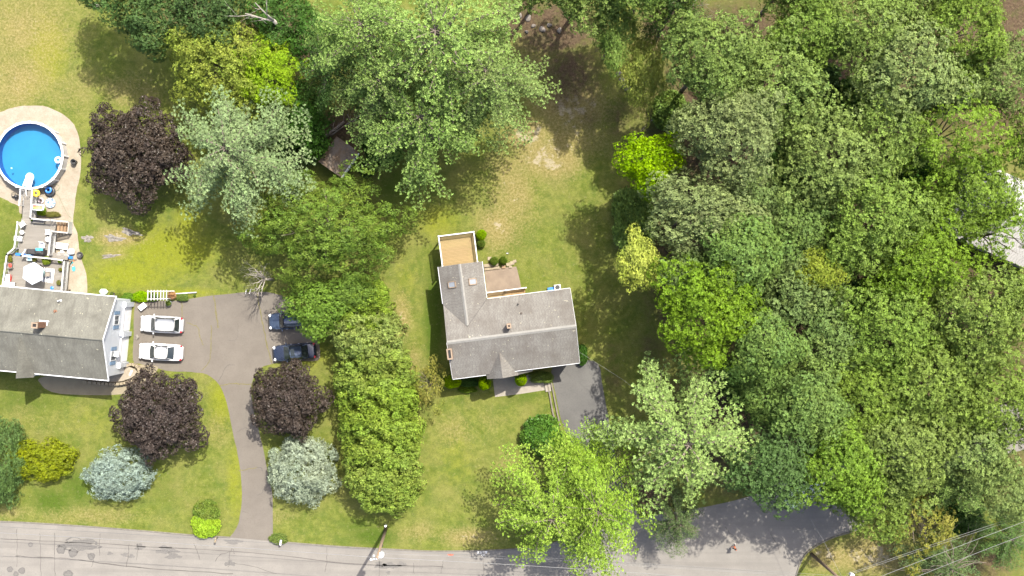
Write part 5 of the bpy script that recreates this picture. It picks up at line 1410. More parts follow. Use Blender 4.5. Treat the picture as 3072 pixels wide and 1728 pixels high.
mb = MB(); mb.torus((0, 0, .71), .57, .02, 24, 6); mb.build('rim', M['taupe'], t)
for i in range(4): a = i * 1.57 + .78; mb = MB(); mb.tube([(.45 * math.cos(a), .45 * math.sin(a), 0), (.4 * math.cos(a), .4 * math.sin(a), .7)], .02, 5); mb.build('leg', M['taupe'], t)
# striped rug
rc = at_(145, 826, DT); t = thing('outdoor_rug', 'white outdoor rug with navy stripes on lower grey deck', 'rug', (rc.x, rc.y, DT), R(-8))
mb = MB(); mb.box((0, 0, .012), (1.2, 1.55, .012)); mb.build('weave', M['plastic_white'], t)
for x in (-.42, -.36, -.12, -.05, .05, .22, .29, .45): mb = MB(); mb.box((x, 0, .0225), (.045, 1.54, .006)); mb.build('stripe', M['navy'], t)
chair('brown sling chair standing on the striped rug', 143.5, 822, DT + .03, R(95), M['taupe'])
chair('brown sling chair tucked under the umbrella edge above the rug', 123, 802, DT, R(150), M['taupe'])
chair('brown sling chair with red pillow at left railing of the lower deck', 29, 797, DT, R(-90), M['taupe'], w=.6)
mb = MB(); mb.ball((0, 0, .09), (.2, .24, .08), 12, 6, .06); o = mb.build('pillow', M['red_cloth'], None, True); q = at_(30.5, 796, DT + .55); o.location = (q.x, q.y, DT + .46); tag(o, 'red and white patterned pillow on the brown chair', 'pillow')
t = thing('cooler', 'white cooler with red lid edge at left railing of the lower deck', 'cooler', at_(25, 834, DT + .35)); t.location.z = DT; t.rotation_euler.z = R(-5)
mb = MB(); mb.box((0, 0, .2), (.46, .72, .4), taper=1.05); mb.build('body', M['red_cloth'], t); mb = MB(); mb.box((-.06, 0, .43), (.5, .74, .07)); mb.build('lid', M['plastic_white'], t)
for y in (-.3, .3): mb = MB(); mb.tube([(.26, y - .08, .25), (.31, y - .08, .3), (.31, y + .08, .3), (.26, y + .08, .25)], .015, 5); mb.build('handle', M['metal'], t)
t = thing('folding_table', 'white folding table at bottom left of the lower deck', 'table', at_(25, 854, DT + .7)); t.location.z = DT; t.rotation_euler.z = R(-8)
mb = MB(); mb.box((0, 0, .7), (1.3, .62, .04)); mb.build('tabletop', M['plastic_white'], t)
for x in (-.5, .5):
    mb = MB(); mb.tube([(x, -.25, 0), (x, -.25, .68)], .015, 5); mb.tube([(x, .25, 0), (x, .25, .68)], .015, 5); mb.tube([(x, -.25, .2), (x, .25, .2)], .012, 5); mb.build('leg', M['black_rubber'], t)
chair('blue and white folding chair hung on the back railing of the lower deck', 90, 775, DT, R(180), M['pale_blue_vinyl'], M['plastic_white'])
# planters
def planter(label, px, py, z, r, h, fol, potm, fr=None, src=True):
    c = at_(px, py, z + h); t = thing('planter', label, 'planter', (c.x, c.y, z))
    mb = MB(); mb.lathe([(r * .72, 0), (r, h), (r * .88, h), (r * .8, h * .8)], n=14); mb.build('pot', potm, t, True)
    mb = MB(); mb.lathe([(r * .86, h * .82), (.01, h * .84)], n=12, close=False); mb.build('soil', M['mulch'], t)
    if fol:
        fr = fr or r * 1.5; link('plant', CR['bush'][int(px) % 3], M[fol], t, loc=(0, 0, h), scale=(fr, fr, fr))
    return t
planter('cream pot with dried plant at left corner of the lower deck', 27, 775, DT, .26, .35, 'bronze', M['stonetan'])
planter('planter with brown plant on the back railing beside the blue chair', 103, 778, DT, .16, .3, 'bronze', M['terracotta'])
planter('large yellow green potted plant at the back railing of the lower deck', 139, 782, DT, .22, .35, 'yellowgreen', M['pool_white'], .40)
planter('small potted plant at the right end of the back railing', 180, 784, DT, .14, .25, 'lime', M['pool_white'], .2)
planter('small flower pot at the right railing above the rug', 181, 809, DT, .12, .22, 'bronze', M['terracotta'], .18)
planter('small red leaved pot at the right railing near the house', 177, 848, DT, .13, .22, 'bronze', M['terracotta'], .24)
planter('potted plant above the white cooler at left railing', 14, 829, DT, .13, .25, 'midgreen', M['terracotta'], .26)
planter('small pot with yellow plant left of the grey bench', 97, 659, DT, .12, .2, 'lime', M['terracotta'], .17)
def lidlike(label, name, px, py, z, r, m, cat, h=.05):
    c = at_(px, py, z); mb = MB(); mb.lathe([(r, 0), (r * 1.02, h * .5), (r * .92, h)], n=20); o = mb.build(name, m, None, True); o.location = (c.x, c.y, z); return tag(o, label, cat)
lidlike('round bright blue lid lying on the lower deck near the house', 'lid', 156, 864, DT + .005, .19, M['blue_vinyl'], 'lid')
lidlike('blue grey lantern hung on the right deck railing', 'lantern', 188, 848, DT + .2, .13, M['navy'], 'lantern', .3)
# swim rings and floats beside the pool
t = ring('swim_ring', 'yellow swim ring leaning on the pool walkway railing', 107, 579, 1.75, .27, .14, M['yellow_vinyl'], .8); t.rotation_euler = (R(12), R(25), 0)
ring('inner_tube', 'large black inner tube beside the pool wall', 150, 575, .02, .42, .19, M['black_rubber'], .85)
ring('swim_ring', 'blue ring lying on top of the black inner tube', 145, 570, .35, .27, .12, M['blue_vinyl'], .7)
ring('swim_ring', 'small pale pink swim ring on the gravel', 123, 602, .02, .24, .11, M['pink_vinyl'], .8)
m, nt = newmat('marbled_vinyl'); k = NT(nt)
k.bsdf(k.ramp(k.noise(k.obj(), 5.0, 4.0, .7), [(.38, (.01, .02, .06)), (.46, (.10, .22, .36)), (.54, (.55, .58, .60)), (.7, (.68, .68, .68))]), .3); M['marbled'] = m
c = at_(150, 609, .2); t = thing('pool_float', 'round blue and white patterned float on the gravel', 'pool float', (c.x, c.y, 0.01))
mb = MB(); mb.torus((0, 0, .13), .43, .15, 28, 10, .85); mb.build('tube', M['marbled'], t, True); mb = MB(); mb.lathe([(.34, .1), (.3, .14), (.01, .15)], n=20); mb.build('seat', M['marbled'], t, True)
for a in (1.0, 2.6, 5.0): mb = MB(); mb.lathe([(.07, 0), (.07, .03)], (.42 * math.cos(a), .42 * math.sin(a), .245), 10); mb.build('cup_holder', M['navy'], t)
c = at_(114, 622, 2.0); t = thing('pool_lounger', 'clear inflatable lounger with rainbow stripes on the walkway railing', 'pool float', (c.x, c.y, 1.0 + .95), R(-2))
mb = MB(); mb.tube([(-.6, -.28, .1), (.55, -.28, .1)], .09, 8); mb.tube([(-.6, .28, .1), (.55, .28, .1)], .09, 8); mb.tube([(.58, -.3, .12), (.62, 0, .16), (.58, .3, .12)], .13, 8); mb.tube([(-.6, -.28, .1), (-.6, .28, .1)], .08, 8); mb.build('frame_tube', M['clear_vinyl'], t, True)
for i, col in enumerate([(.18, .26, .10), (.30, .34, .12), (.50, .42, .14), (.52, .30, .12), (.48, .16, .12), (.40, .10, .12)]):
    mb = MB(); mb.tube([(-.5, -.2 + i * .08, .09), (.42, -.2 + i * .08, .09)], .05, 6); mb.build('stripe', sm('stripe_%d' % i, col, .4), t, True)
# right side of the deck
t = thing('sun_lounger', 'white sun lounger standing on gravel right of the grey deck', 'lounger', at_(182, 738, .4)); t.location.z = 0; t.rotation_euler.z = R(-8)
mb = MB(); mb.box((0, 0, .38), (1.6, .58, .05)); mb.build('bed', M['plastic_white'], t)
for y in (-.31, .31): mb = MB(); mb.tube([(-.82, y, .40), (.84, y, .40)], .03, 6); mb.build('side_rail', M['plastic_white'], t)
for x in (-.7, .7):
    for y in (-.28, .28): mb = MB(); mb.box((x, y, .18), (.05, .05, .36)); mb.build('leg', M['plastic_white'], t)
mb = MB(); mb.box((.72, -.0, .43), (.06, .4, .05)); mb.build('headrest', M['navy'], t)
for i, (px, py, r, lab) in enumerate([(213, 755, .42, 'largest white plastic sack at the corner of the gravel'), (186, 757, .26, 'white sack next to the deck corner by the lounger'), (176, 764, .26, 'white sack nearest the lower deck railing'), (199, 766, .34, 'white sack in front of the largest one')]):
    mb = MB(); mb.ball((0, 0, r * .72), (r, r * .9, r * .75), 12, 8, .12); o = mb.build('sack', M['bag_white'], None, True); q = at_(px, py, r * .7); o.location = (q.x, q.y, 0); tag(o, lab, 'sack')
mb = MB(); mb.box((0, 0, .11), (.7, .3, .2)); o = mb.build('storage_bin', M['blue_vinyl']); q = at_(208, 772, .2); o.location = (q.x, q.y, .006); o.rotation_euler.z = R(-6); tag(o, 'blue plastic bin in front of the white sacks', 'bin')
t = thing('fire_pit', 'round black metal fire bowl on gravel right of the sacks', 'fire pit', at_(239, 765, .4)); t.location.z = 0
mb = MB(); mb.lathe([(.22, .1), (.34, .3), (.35, .42), (.31, .42), (.2, .34), (.01, .34)], n=20); mb.build('bowl', M['black_cover'], t, True)
for i in range(3): a = i * 2.1; mb = MB(); mb.tube([(.3 * math.cos(a), .3 * math.sin(a), 0), (.24 * math.cos(a), .24 * math.sin(a), .25)], .02, 5); mb.build('leg', M['black_cover'], t)
mb = MB(); mb.tube([(-.12, 0, .47), (0, 0, .53), (.12, 0, .47)], .015, 5); mb.build('handle', M['metal'], t)
t = thing('pool_net', 'teal pool net leaning at the right side of the lower deck', 'net', at_(221, 806, .1)); t.location.z = .006
mb = MB(); mb.lathe([(.01, .02), (.17, .03), (.2, .08)], n=14, close=False, sy=1.5); mb.build('net', M['teal'], t); mb = MB(); mb.tube([(0, .2, .06), (-.5, .45, .12), (-1.0, .72, .2)], .015, 5); mb.build('handle', M['plastic_white'], t)
t = thing('toy_gun', 'orange and blue water toy on ground beside the right deck railing', 'toy', at_(216, 790, .1)); t.location.z = .006; t.rotation_euler.z = R(55)
mb = MB(); mb.box((0, 0, .06), (.45, .08, .09)); mb.build('body', M['teal'], t); mb = MB(); mb.tube([(.2, 0, .07), (.42, 0, .08)], .035, 8); mb.build('nozzle', M['orange'], t); mb = MB(); mb.box((-.12, -.07, .05), (.07, .14, .06)); mb.build('grip', M['orange'], t)
# garden hose, bin and pump
mb = MB(); pts = [at_(163 + 14 * math.cos(a * .7) * (1 + a * .02), 563 + 11 * math.sin(a * .7), .03) for a in range(14)] + [at_(*q, .03) for q in [(178, 590), (186, 610), (196, 630), (206, 646), (214, 656)]]
sm('hose_green', (.09, .14, .07), .5); o = mb.tube([(p.x, p.y, .03) for p in pts], .016, 5).build('garden_hose', M['hose_green'], None, True); tag(o, 'thin garden hose coiled beside the pool and trailing over gravel', 'hose')
t = thing('bin', 'black plastic bin at the edge of gravel beside the purple maple', 'bin', at_(222, 486, .4)); t.location.z = 0
mb = MB(); mb.lathe([(.24, 0), (.28, .62), (.31, .63), (.31, .66), (.25, .66), (.22, .1), (.01, .1)], n=20); mb.build('body', M['black_rubber'], t, True); mb = MB(); mb.tube([(-.3, -.05, .6), (-.36, 0, .64), (-.3, .05, .6)], .015, 5); mb.build('handle', M['metal'], t)
t = thing('pool_pump', 'black pool pump with hose left of the pool walkway', 'pump', at_(50, 590, .3)); t.location.z = .006
mb = MB(); mb.lathe([(.2, 0), (.22, .5), (.15, .62), (.02, .66)], n=16); mb.build('filter_tank', M['black_rubber'], t, True); mb = MB(); mb.tube([(-.2, 0, .15), (-.55, 0, .15)], .1, 10); mb.build('motor', M['black_cover'], t, True); mb = MB(); mb.torus((-.35, .2, .3), .25, .025, 20, 6); mb.build('hose', M['black_rubber'], t, True)

# bins and pots behind the garage, trellis garden
planter('dark pot partly empty at the back corner of the left house', 335, 882, 0, .25, .35, 'boxgreen', M['black_rubber'], .18)
planter('second dark round pot beside the back corner of the left house', 345, 885, 0, .22, .4, None, M['black_rubber'])
planter('galvanised tub on the asphalt below the trellis', 505, 910, 0, .33, .5, 'boxgreen', sm('galvanised', (.30, .35, .40), .4, .2), .26)
mb = MB(); mb.ball((0, 0, .22), (.5, .36, .22), 12, 7, .12); o = mb.build('tarp', sm('pale_tarp', (.42, .50, .38), .6, .2, bump=.5), None, True); q = at_(311, 875, .2); o.location = (q.x, q.y, 0); tag(o, 'pale green crumpled tarp on the mulch behind the left house', 'tarp')
t = thing('utility_box', 'white lidded storage box at garage corner on the asphalt', 'box', at_(427, 920, .5)); t.location.z = .01; t.rotation_euler.z = R(38)
mb = MB(); mb.box((0, 0, .25), (.75, .5, .5)); mb.build('body', M['pool_wall'], t); mb = MB(); mb.box((0, 0, .53), (.82, .56, .06)); mb.build('lid', M['plastic_white'], t)
tr = thing('trellis', 'white slatted garden arbour between lawn and driveway', 'trellis', P(472, 884, 0))
TA, TB = P(443, 893, 0), P(505, 888, 0)
def TL(px, py, z): return inv(tr, P(px, py, z))
for px in (444, 454, 463, 473, 482.5, 491, 500):
    mb = MB(); a, b = TL(px, 870, 2.1), TL(px - .5, 901, 2.1); mb.beam(a, b, .09, .06); mb.build('slat', M['whitewarm'], tr)
for py in (874, 897):
    mb = MB(); mb.beam(TL(441, py, 2.03), TL(524 if py == 874 else 505, py - 1, 2.03), .08, .08); mb.build('crossbeam', M['whitewarm'], tr)
for px, py in ((445, 875), (445, 897), (500, 874), (500, 896)):
    p_ = TL(px, py, 2.0); mb = MB(); mb.box((p_.x, p_.y, 1.0), (.09, .09, 2.0)); mb.build('post', M['whitewarm'], tr)
for px in (450, 458):
    for z in (.5, .9, 1.3, 1.7): mb = MB(); mb.beam(TL(446, 876, z), TL(462, 876, z), .03, .03); mb.build('lattice_bar', M['whitewarm'], tr)
sh = shrub('bush', 515, 885, 13, 1.0, 'flowers', 'pink flowering plant beside the trellis', src=True)
for i, (x, y, r, mt, lab) in enumerate([(455, 892, 22, 'midgreen', 'leafy climber at left foot of the trellis'), (425, 890, 30, 'lime', 'low green garden plants left of the trellis'), (380, 893, 26, 'midgreen', 'green garden plants behind the garage gable'), (548, 893, 20, 'midgreen', 'small green plants along the white garden edging'), (360, 885, 16, 'yellowgreen', 'small yellow green plant near the house corner')]):
    shrub('bush', x, y, r, .7, mt, lab, src=True, ry=r * .55)
mb = MB(); a, b = P(528, 881, .12), P(590, 877, .12); mb.beam(a, b, .12, .22); tag(mb.build('garden_edging', M['whitewarm']), 'white garden edging plank along the top of the driveway', 'edging')
mb = MB(); a, b = P(404, 881, .12), P(443, 882, .12); mb.beam(a, b, .12, .22); tag(mb.build('garden_edging', M['greywood']), 'weathered garden edging plank left of the trellis', 'edging')
for px, py, lab in ((534, 885, 'small white pot nearest the pink flowers'), (559, 885, 'small white pot in the middle of the garden edging'), (584, 886, 'white pot at the right end of the garden edging')):
    planter(lab, px, py, 0, .12, .22, 'midgreen', M['plastic_white'], .12)
shrub('bush', 123, 632, 16, .8, 'lime', 'yellow green plant beside the pool walkway deck', src=True)
shrub('bush', 157, 643, 26, .5, 'bronze', 'brownish dry plants along the upper railing of grey deck', src=True, ry=9)
# rear steps bracket and metal rail at end of the driveway
mb = MB(); a = P(745, 868, 0)
for dx in (0, .45): mb.tube([(a.x + dx, a.y, 0), (a.x + dx, a.y, .85), (a.x + dx - .1, a.y - .5, .85), (a.x + dx - .1, a.y - .5, 0)], .03, 6)
tag(mb.build('handrail', M['plastic_white'], None, True), 'white metal handrail at the top end of the driveway', 'handrail')

# ------------------------------------------------------------------ cars
def carpaint(name, c, rough=.28, metal=.0):
    m, nt = newmat(name); k = NT(nt)
    k.bsdf(k.mix(k.noise(k.obj(), 2.0), c, tuple(x * .93 for x in c)), rough, metal=metal, spec=.5, coat=.6); return m
M['carwhite'] = carpaint('white_car_paint', (.60, .60, .60)); M['carsilver'] = carpaint('silver_white_car_paint', (.42, .43, .44), .3, .2)
M['carnavy'] = carpaint('navy_car_paint', (.020, .026, .046), .2, .3); M['carblue'] = carpaint('blue_grey_car_paint', (.045, .062, .095), .25, .4)
M['carglass'] = plain('car_glass', (.016, .022, .022), .06, .1, spec=.7); M['lampred'] = plain('red_tail_lamp', (.30, .012, .018), .2, .1); M['lampwhite'] = plain('headlamp', (.50, .52, .54), .12, .1); M['chrome'] = plain('chrome', (.5, .5, .5), .2, .1, metal=.9)
def car(label, px, py, rz, L, W, Hc, paint, suv=False, roofcol=None, sunroof=False, rear='sedan'):
    c = P(px, py, .7); t = thing('parked_car', label, 'car', (c.x, c.y, .008), rz, 'parked cars')
    N = 29; w2 = W / 2; belt = .92 if not suv else 1.02
    X = [L / 2 - L * i / (N - 1) for i in range(N)]
    def halfw(s):                       # plan outline, s = 0 nose .. 1 tail
        f = 1 - max(0, (.16 - s) / .16) ** 2.2 * .36; b = 1 - max(0, (s - .88) / .12) ** 2.2 * .26
        return w2 * f * b * (1 - .02 * math.cos(6.28 * s))
    def top(s):
        pts = [(0, .58), (.03, .70), (.10, .80), (.26, .93 * belt / .92), (.33, belt), (.78, belt + .03), (.86, belt + (.03 if rear == 'sedan' else .05)), (.96, belt - .03), (1, .72)]
        return float(np.interp(s, [a for a, _ in pts], [b for _, b in pts]))
    prof = [(.80, .22), (.96, .26), (1.0, .42), (1.0, .60)]
    vs, fs = [], []
    for i, x in enumerate(X):
        s = i / (N - 1); h = halfw(s); z = top(s)
        half = [(h * a, b) for a, b in prof] + [(h * .985, z - .12), (h * .93, z - .03), (h * .80, z + .005), (h * .45, z + .028), (0, z + .036)]
        row = [(-y, zz) for y, zz in half] + [(y, zz) for y, zz in reversed(half[:-1])]
        vs += [(x, y, zz) for y, zz in row]
    m_ = 2 * 9 - 1
    for i in range(N - 1):
        for j in range(m_ - 1): fs.append((i * m_ + j, i * m_ + j + 1, (i + 1) * m_ + j + 1, (i + 1) * m_ + j))
    fs.append(tuple(range(m_ - 1, -1, -1))); fs.append(tuple((N - 1) * m_ + j for j in range(m_)))
    fs.append(tuple([0 + i * m_ for i in range(N)][::-1] + [i * m_ + m_ - 1 for i in range(N)]))
    MB().add(vs, fs).build('body', paint, t, True)
    # greenhouse: base ring and roof ring
    sb0, sb1 = (.27, .83) if rear == 'sedan' else (.27, .93)
    sr0, sr1 = (.42, .69) if rear == 'sedan' else (.41, .84)
    if suv: sb1, sr1 = .96, .88
    xs = lambda s: L / 2 - L * s
    nb_ = 9; rows = []
    for q in range(5):
        f = q / 4; f2 = f
        s0, s1 = sb0 + (sr0 - sb0) * f2, sb1 + (sr1 - sb1) * f2; z = belt - .02 + (Hc - .03 - belt) * f; hw = w2 * (.90 - .20 * f)
        r_ = []
        for i in range(nb_):
            s = s0 + (s1 - s0) * i / (nb_ - 1); e = 1 - .07 * abs(2 * i / (nb_ - 1) - 1) ** 2.5
            r_.append((xs(s), hw * e, z))
        rows.append(r_)
    bowf = lambda y: .10 * (1 - (y / w2) ** 2)
    vs, fs = [], []
    for r_ in rows: vs += [(x, -y, z) for x, y, z in r_] + [(x, y, z) for x, y, z in reversed(r_)]
    n2 = 2 * nb_
    for q in range(4):
        for i in range(n2):
            j = (i + 1) % n2; fs.append((q * n2 + j, q * n2 + i, (q + 1) * n2 + i, (q + 1) * n2 + j))
    b = 4 * n2
    vs += [(x, 0, z + .045 * math.sin(math.pi * (.12 + .76 * i / (nb_ - 1)))) for i, (x, y, z) in enumerate(rows[4])]; cidx = len(vs) - nb_
    for i in range(nb_ - 1):
        fs.append((b + i, b + i + 1, cidx + i + 1, cidx + i)); fs.append((cidx + i, cidx + i + 1, b + n2 - 2 - i, b + n2 - 1 - i))
    MB().add(vs, fs).build('roof', roofcol or paint, t, True)
    def pane(name, quad, m=M['carglass'], off=.02):
        a, b_, c_, d = [Vector(q) for q in quad]; n = (b_ - a).cross(d - a).normalized()
        mb = MB(); vs = []; n_ = 6
        for i in range(n_ + 1):
            for j in range(3):
                u, v = i / n_, j / 2; p_ = (a.lerp(b_, u)).lerp(d.lerp(c_, u), v); vs.append(p_ + n * (off + .05 * math.sin(math.pi * u) * (1 if name != 'side_window' else .15)))
        mb.add(vs, [(i * 3 + j, (i + 1) * 3 + j, (i + 1) * 3 + j + 1, i * 3 + j + 1) for i in range(n_) for j in range(2)]); return mb.build(name, m, t, True)
    zb, zt = belt + .0, Hc - .05
    wb, wt = w2 * .80, w2 * .64
    pane('windshield', [(xs(sb0 + .015), -wb, zb), (xs(sb0 + .015), wb, zb), (xs(sr0 - .005), wt, zt), (xs(sr0 - .005), -wt, zt)], off=.06)
    pane('rear_window', [(xs(sb1 - .015), wb * .96, zb + .05), (xs(sb1 - .015), -wb * .96, zb + .05), (xs(sr1 + .005), -wt * .96, zt), (xs(sr1 + .005), wt * .96, zt)], off=.06)
    mid = (sr0 + sr1) / 2 - .01
    for sg in (-1, 1):
        for a0, a1, b0, b1 in ((sb0 + .07, mid - .008, sr0 + .01, mid - .008), (mid + .008, sb1 - .09, mid + .008, sr1 - .01)):
            A_ = [(xs(a0), sg * w2 * .885, zb + .03), (xs(a1), sg * w2 * .885, zb + .03), (xs(b1), sg * w2 * .745, zt - .04), (xs(b0), sg * w2 * .745, zt - .04)]
            pane('side_window', A_ if sg < 0 else [A_[1], A_[0], A_[3], A_[2]], off=.012)
        mb = MB(); mb.box((xs(.335), sg * (w2 + .10), belt + .04), (.14, .22, .13), sg * .2, .8); mb.build('mirror', paint, t)
        mb = MB(); mb.box((xs(.045), sg * w2 * .72, .70), (.30, .34, .12), -sg * .55, .8); mb.build('headlight', M['lampwhite'], t)
        mb = MB(); mb.box((xs(.958), sg * w2 * .74, belt - .10), (.22, .34, .14), sg * .5, .85); mb.build('taillight', M['lampred'], t)
        for sx in (.44, .62): mb = MB(); mb.box((xs(sx), sg * (w2 + .005), .80), (.18, .025, .03)); mb.build('door_handle', M['chrome'], t)
        for sx in (.175, .80):
            wx = xs(sx); mb = MB(); mb.tube([(wx, sg * (w2 - .20), .33), (wx, sg * (w2 - .0), .33)], .33, 18); wh = mb.build('wheel', M['black_rubber'], t)
            mb = MB(); mb.tube([(wx, sg * (w2 - .02), .33), (wx, sg * (w2 + .012), .33)], .21, 12); mb.build('rim', M['chrome'], wh)
    mb = MB(); mb.box((xs(.004), 0, .48), (.03, W * .45, .16)); mb.build('grille', M['black_rubber'], t)
    if sunroof:
        z = Hc + .02; mb = MB(); mb.box((xs(sr0 + .07), 0, z - .012), (.42, W * .42, .03)); mb.build('sunroof', M['carglass'], t)
    mb = MB(); mb.box((xs(sr1 - .03), 0, Hc + .03), (.12, .04, .05)); mb.build('antenna', M['black_rubber'], t)
    return t
car('silver white hatchback parked nearest the trellis by the garage', 485, 973, R(180 - 3), 4.75, 1.86, 1.55, M['carsilver'], rear='hatch')
car('bright white sedan parked below the silver hatchback', 482, 1056, R(180 - 3), 4.85, 1.84, 1.46, M['carwhite'])
car('navy sedan with sunroof parked beside the hedge', 883, 1056, R(180 + 5), 4.78, 1.80, 1.44, M['carnavy'], roofcol=M['carblue'], sunroof=True)
car('blue grey car half hidden under the leafy tree', 868, 962, R(180 + 3), 4.6, 1.86, 1.60, M['carblue'], rear='hatch')
car('white car mostly hidden beneath the oaks by the road', 2416, 1478, R(180 + 28), 4.7, 1.82, 1.5, M['carwhite'], rear='hatch')

# ------------------------------------------------------------------ utility poles and wires
sm('cable', (.17, .17, .165), .6, .1); sm('cable_dark', (.10, .10, .10), .6, .1); sm('insulator', (.62, .63, .65), .3, .1)
def wire(label, pts, r, sag, m=None, n=28):
    mb = MB(); path = []
    for a, b in zip(pts[:-1], pts[1:]):
        a, b = Vector(a), Vector(b)
        for i in range(n + (1 if b == Vector(pts[-1]) else 0)):
            f = i / n; p_ = a.lerp(b, f); p_.z -= sag * 4 * f * (1 - f); path.append(p_)
    return tag(mb.tube(path, r, 5).build('wire', m or M['cable'], None, True), label, 'wire')
bx = P(1158, 1585, 0); tp = P(1131, 1674, 12.0)
pole = thing('utility_pole', 'brown wooden utility pole with white transformer at the roadside', 'utility pole', (bx.x, bx.y, 0))
def PL(v): return inv(pole, v)
tl = PL(tp)
mb = MB(); mb.tube([(0, 0, -.05), (tl.x * .5, tl.y * .5, 6), tl], [.20, .16, .12], 12); mb.build('shaft', M['polewood'], pole, True)
mb = MB(); q = PL(P(1144, 1664, 10.3)); mb.lathe([(.25, 0), (.29, .05), (.29, .75), (.25, .82), (.08, .88)], (q.x, q.y, q.z - .4), 18); tf = mb.build('transformer', M['insulator'], pole, True)
mb = MB(); mb.tube([(q.x, q.y, q.z + .42), (q.x, q.y, q.z + .7)], .06, 8); mb.build('bushing', M['insulator'], tf)
mb = MB(); a, b = PL(P(1112, 1680, 11.6)), PL(P(1140, 1672, 11.6)); mb.beam(a, b, .09, .11); cr = mb.build('crossarm', M['insulator'], pole)
for px, py in ((1112, 1679), (1121, 1668), (1130, 1676)):
    q = PL(P(px, py, 11.9)); mb = MB(); mb.lathe([(.05, -.25), (.11, -.12), (.06, -.06), (.11, .02), (.04, .12)], q, 10); mb.build('insulator', M['insulator'], pole, True)
mb = MB(); q = PL(P(1146, 1637, 6.2)); mb.box(q, (.16, .16, .5)); mb.build('terminal_box', M['black_rubber'], pole)
mb = MB(); mb.lathe([(.12, 0), (.12, .5)], (.0, .35, 0), 10); mb.build('guy_marker', M['plastic_white'], pole)
zt = 11.8; zc_ = 7.6
wire('thick pale upper cable running along the road through the pole', [P(-300, 1582, zt), P(1122, 1672, zt), P(2200, 1740, zt)], .024, .5)
wire('thin dark lower cable along the road left and right of the pole', [P(-300, 1564, zc_), P(1136, 1652, zc_), P(2300, 1716, zc_)], .016, .5, M['cable_dark'])
wire('second pale cable right of the pole along the road', [P(1136, 1660, 9.0), P(2300, 1722, 9.0)], .014, .5)
wire('pale twin cable over the shaded road, upper strand', [P(1536, 1668, 10), P(2620, 1735, 10)], .011, .3)
wire('pale twin cable over the shaded road, lower strand', [P(1536, 1673, 10), P(2620, 1741, 10)], .011, .3)
b2 = P(2435, 1663, 0); t2 = P(2535, 1750, 11.0)
pole2 = thing('utility_pole', 'dark wooden utility pole on the dry grass verge at lower right', 'utility pole', (b2.x, b2.y, 0))
tl = inv(pole2, t2); mb = MB(); mb.tube([(0, 0, -.05), (tl.x * .5, tl.y * .5, 5.5), tl], [.20, .17, .13], 12); mb.build('shaft', M['polewood'], pole2, True)
mb = MB(); q = inv(pole2, P(2555, 1724, 10.3)); mb.lathe([(.2, -.3), (.2, .3)], q, 12); mb.build('transformer', M['insulator'], pole2)
mb = MB(); mb.beam((tl.x - 1.1, tl.y + .3, tl.z - .4), (tl.x + 1.1, tl.y - .3, tl.z - .4), .1, .12); mb.build('crossarm', M['polewood'], pole2)
wire('pale power line at lower right, second from the bottom corner', [P(2535, 1772, 10.8), P(3300, 1482, 10.8)], .022, .3)
wire('pale power line closest to the bottom right corner', [P(2640, 1775, 10.8), P(3300, 1520, 10.8)], .022, .3)
wire('upper twin cable at lower right, upper strand', [P(2540, 1722, 9.0), P(3300, 1470, 9.0)], .016, .3)
wire('upper twin cable at lower right, lower strand', [P(2540, 1727, 9.0), P(3300, 1478, 9.0)], .016, .3)
wire('thin service wire from the grey house into the trees', [W1(6.6, -2.6, 5.0), P(1870, 1140, 6.0), P(2200, 1400, 8.5)], .011, .3)
wire('thin cable crossing the verge from the road pole to the trees', [P(2430, 1555, 8.0), P(2470, 1620, 8.3), P(2533, 1745, 9.0)], .012, .1)

# ------------------------------------------------------------------ mailboxes
def mailbox(label, px, py, m, rz):
    c = P(px, py, 1.1); t = thing('mailbox', label, 'mailbox', (c.x, c.y, 0), rz)
    mb = MB(); mb.box((0, .08, .5), (.09, .09, 1.0)); mb.build('post', M['greywood'], t)
    mb = MB(); arc = [(.1 * math.cos(a), .12 + .1 * math.sin(a)) for a in np.linspace(0, math.pi, 8)] + [(-.1, 0), (.1, 0)]
    vs = [(x, -.3, 1.0 + z) for x, z in arc] + [(x, .25, 1.0 + z) for x, z in arc]; n = len(arc)
    mb.add(vs, [tuple(range(n)), tuple(reversed(range(n, 2 * n)))] + [(i, n + i, n + (i + 1) % n, (i + 1) % n) for i in range(n)]); mb.build('box', m, t)
    mb = MB(); mb.box((.115, -.05, 1.18), (.015, .03, .2)); mb.build('flag', M['lampred'], t)
mailbox('white mailbox at the foot of the narrow driveway', 842, 1627, M['plastic_white'], R(-8))
mailbox('pale mailbox beside the bright roadside shrub', 646, 1619, M['stonetan'], R(-8))

# ------------------------------------------------------------------ rocks, stones, logs and dead wood
def rock_mesh(seed, flat):
    g = random.Random(seed); bm = bmesh.new(); bmesh.ops.create_icosphere(bm, subdivisions=2, radius=1)
    for v in bm.verts:
        f = 1 + .22 * math.sin(3 * v.co.x + seed) * math.cos(2.5 * v.co.y + seed * 2) + g.uniform(-.09, .09); v.co = Vector((v.co.x * f, v.co.y * f, v.co.z * f * flat))
    me = bpy.data.meshes.new('rock'); bm.to_mesh(me); bm.free(); me.materials.append(None); return me
RK = [rock_mesh(i, .55) for i in range(4)]
M['palestone'] = plain('pale_stone', (.21, .19, .165), .9, .5, 4.0, bump=.8, c2=(.085, .08, .065))
def rock(label, px, py, rx, ry, h, rz=0, m='palestone', group=None):
    c = P(px, py); o = link('rock', RK[int(px + py) % 4], M[m], None, (c.x, c.y, h * .05 if h < .2 else h * .15), (0, 0, rz), (rx / KPX, ry / KPX, h * (.5 if h < .2 else 1))); return tag(o, label, 'rock', group)
rock('flat pale boulder under the trees at top left', 287, 18, 14, 8, .5)
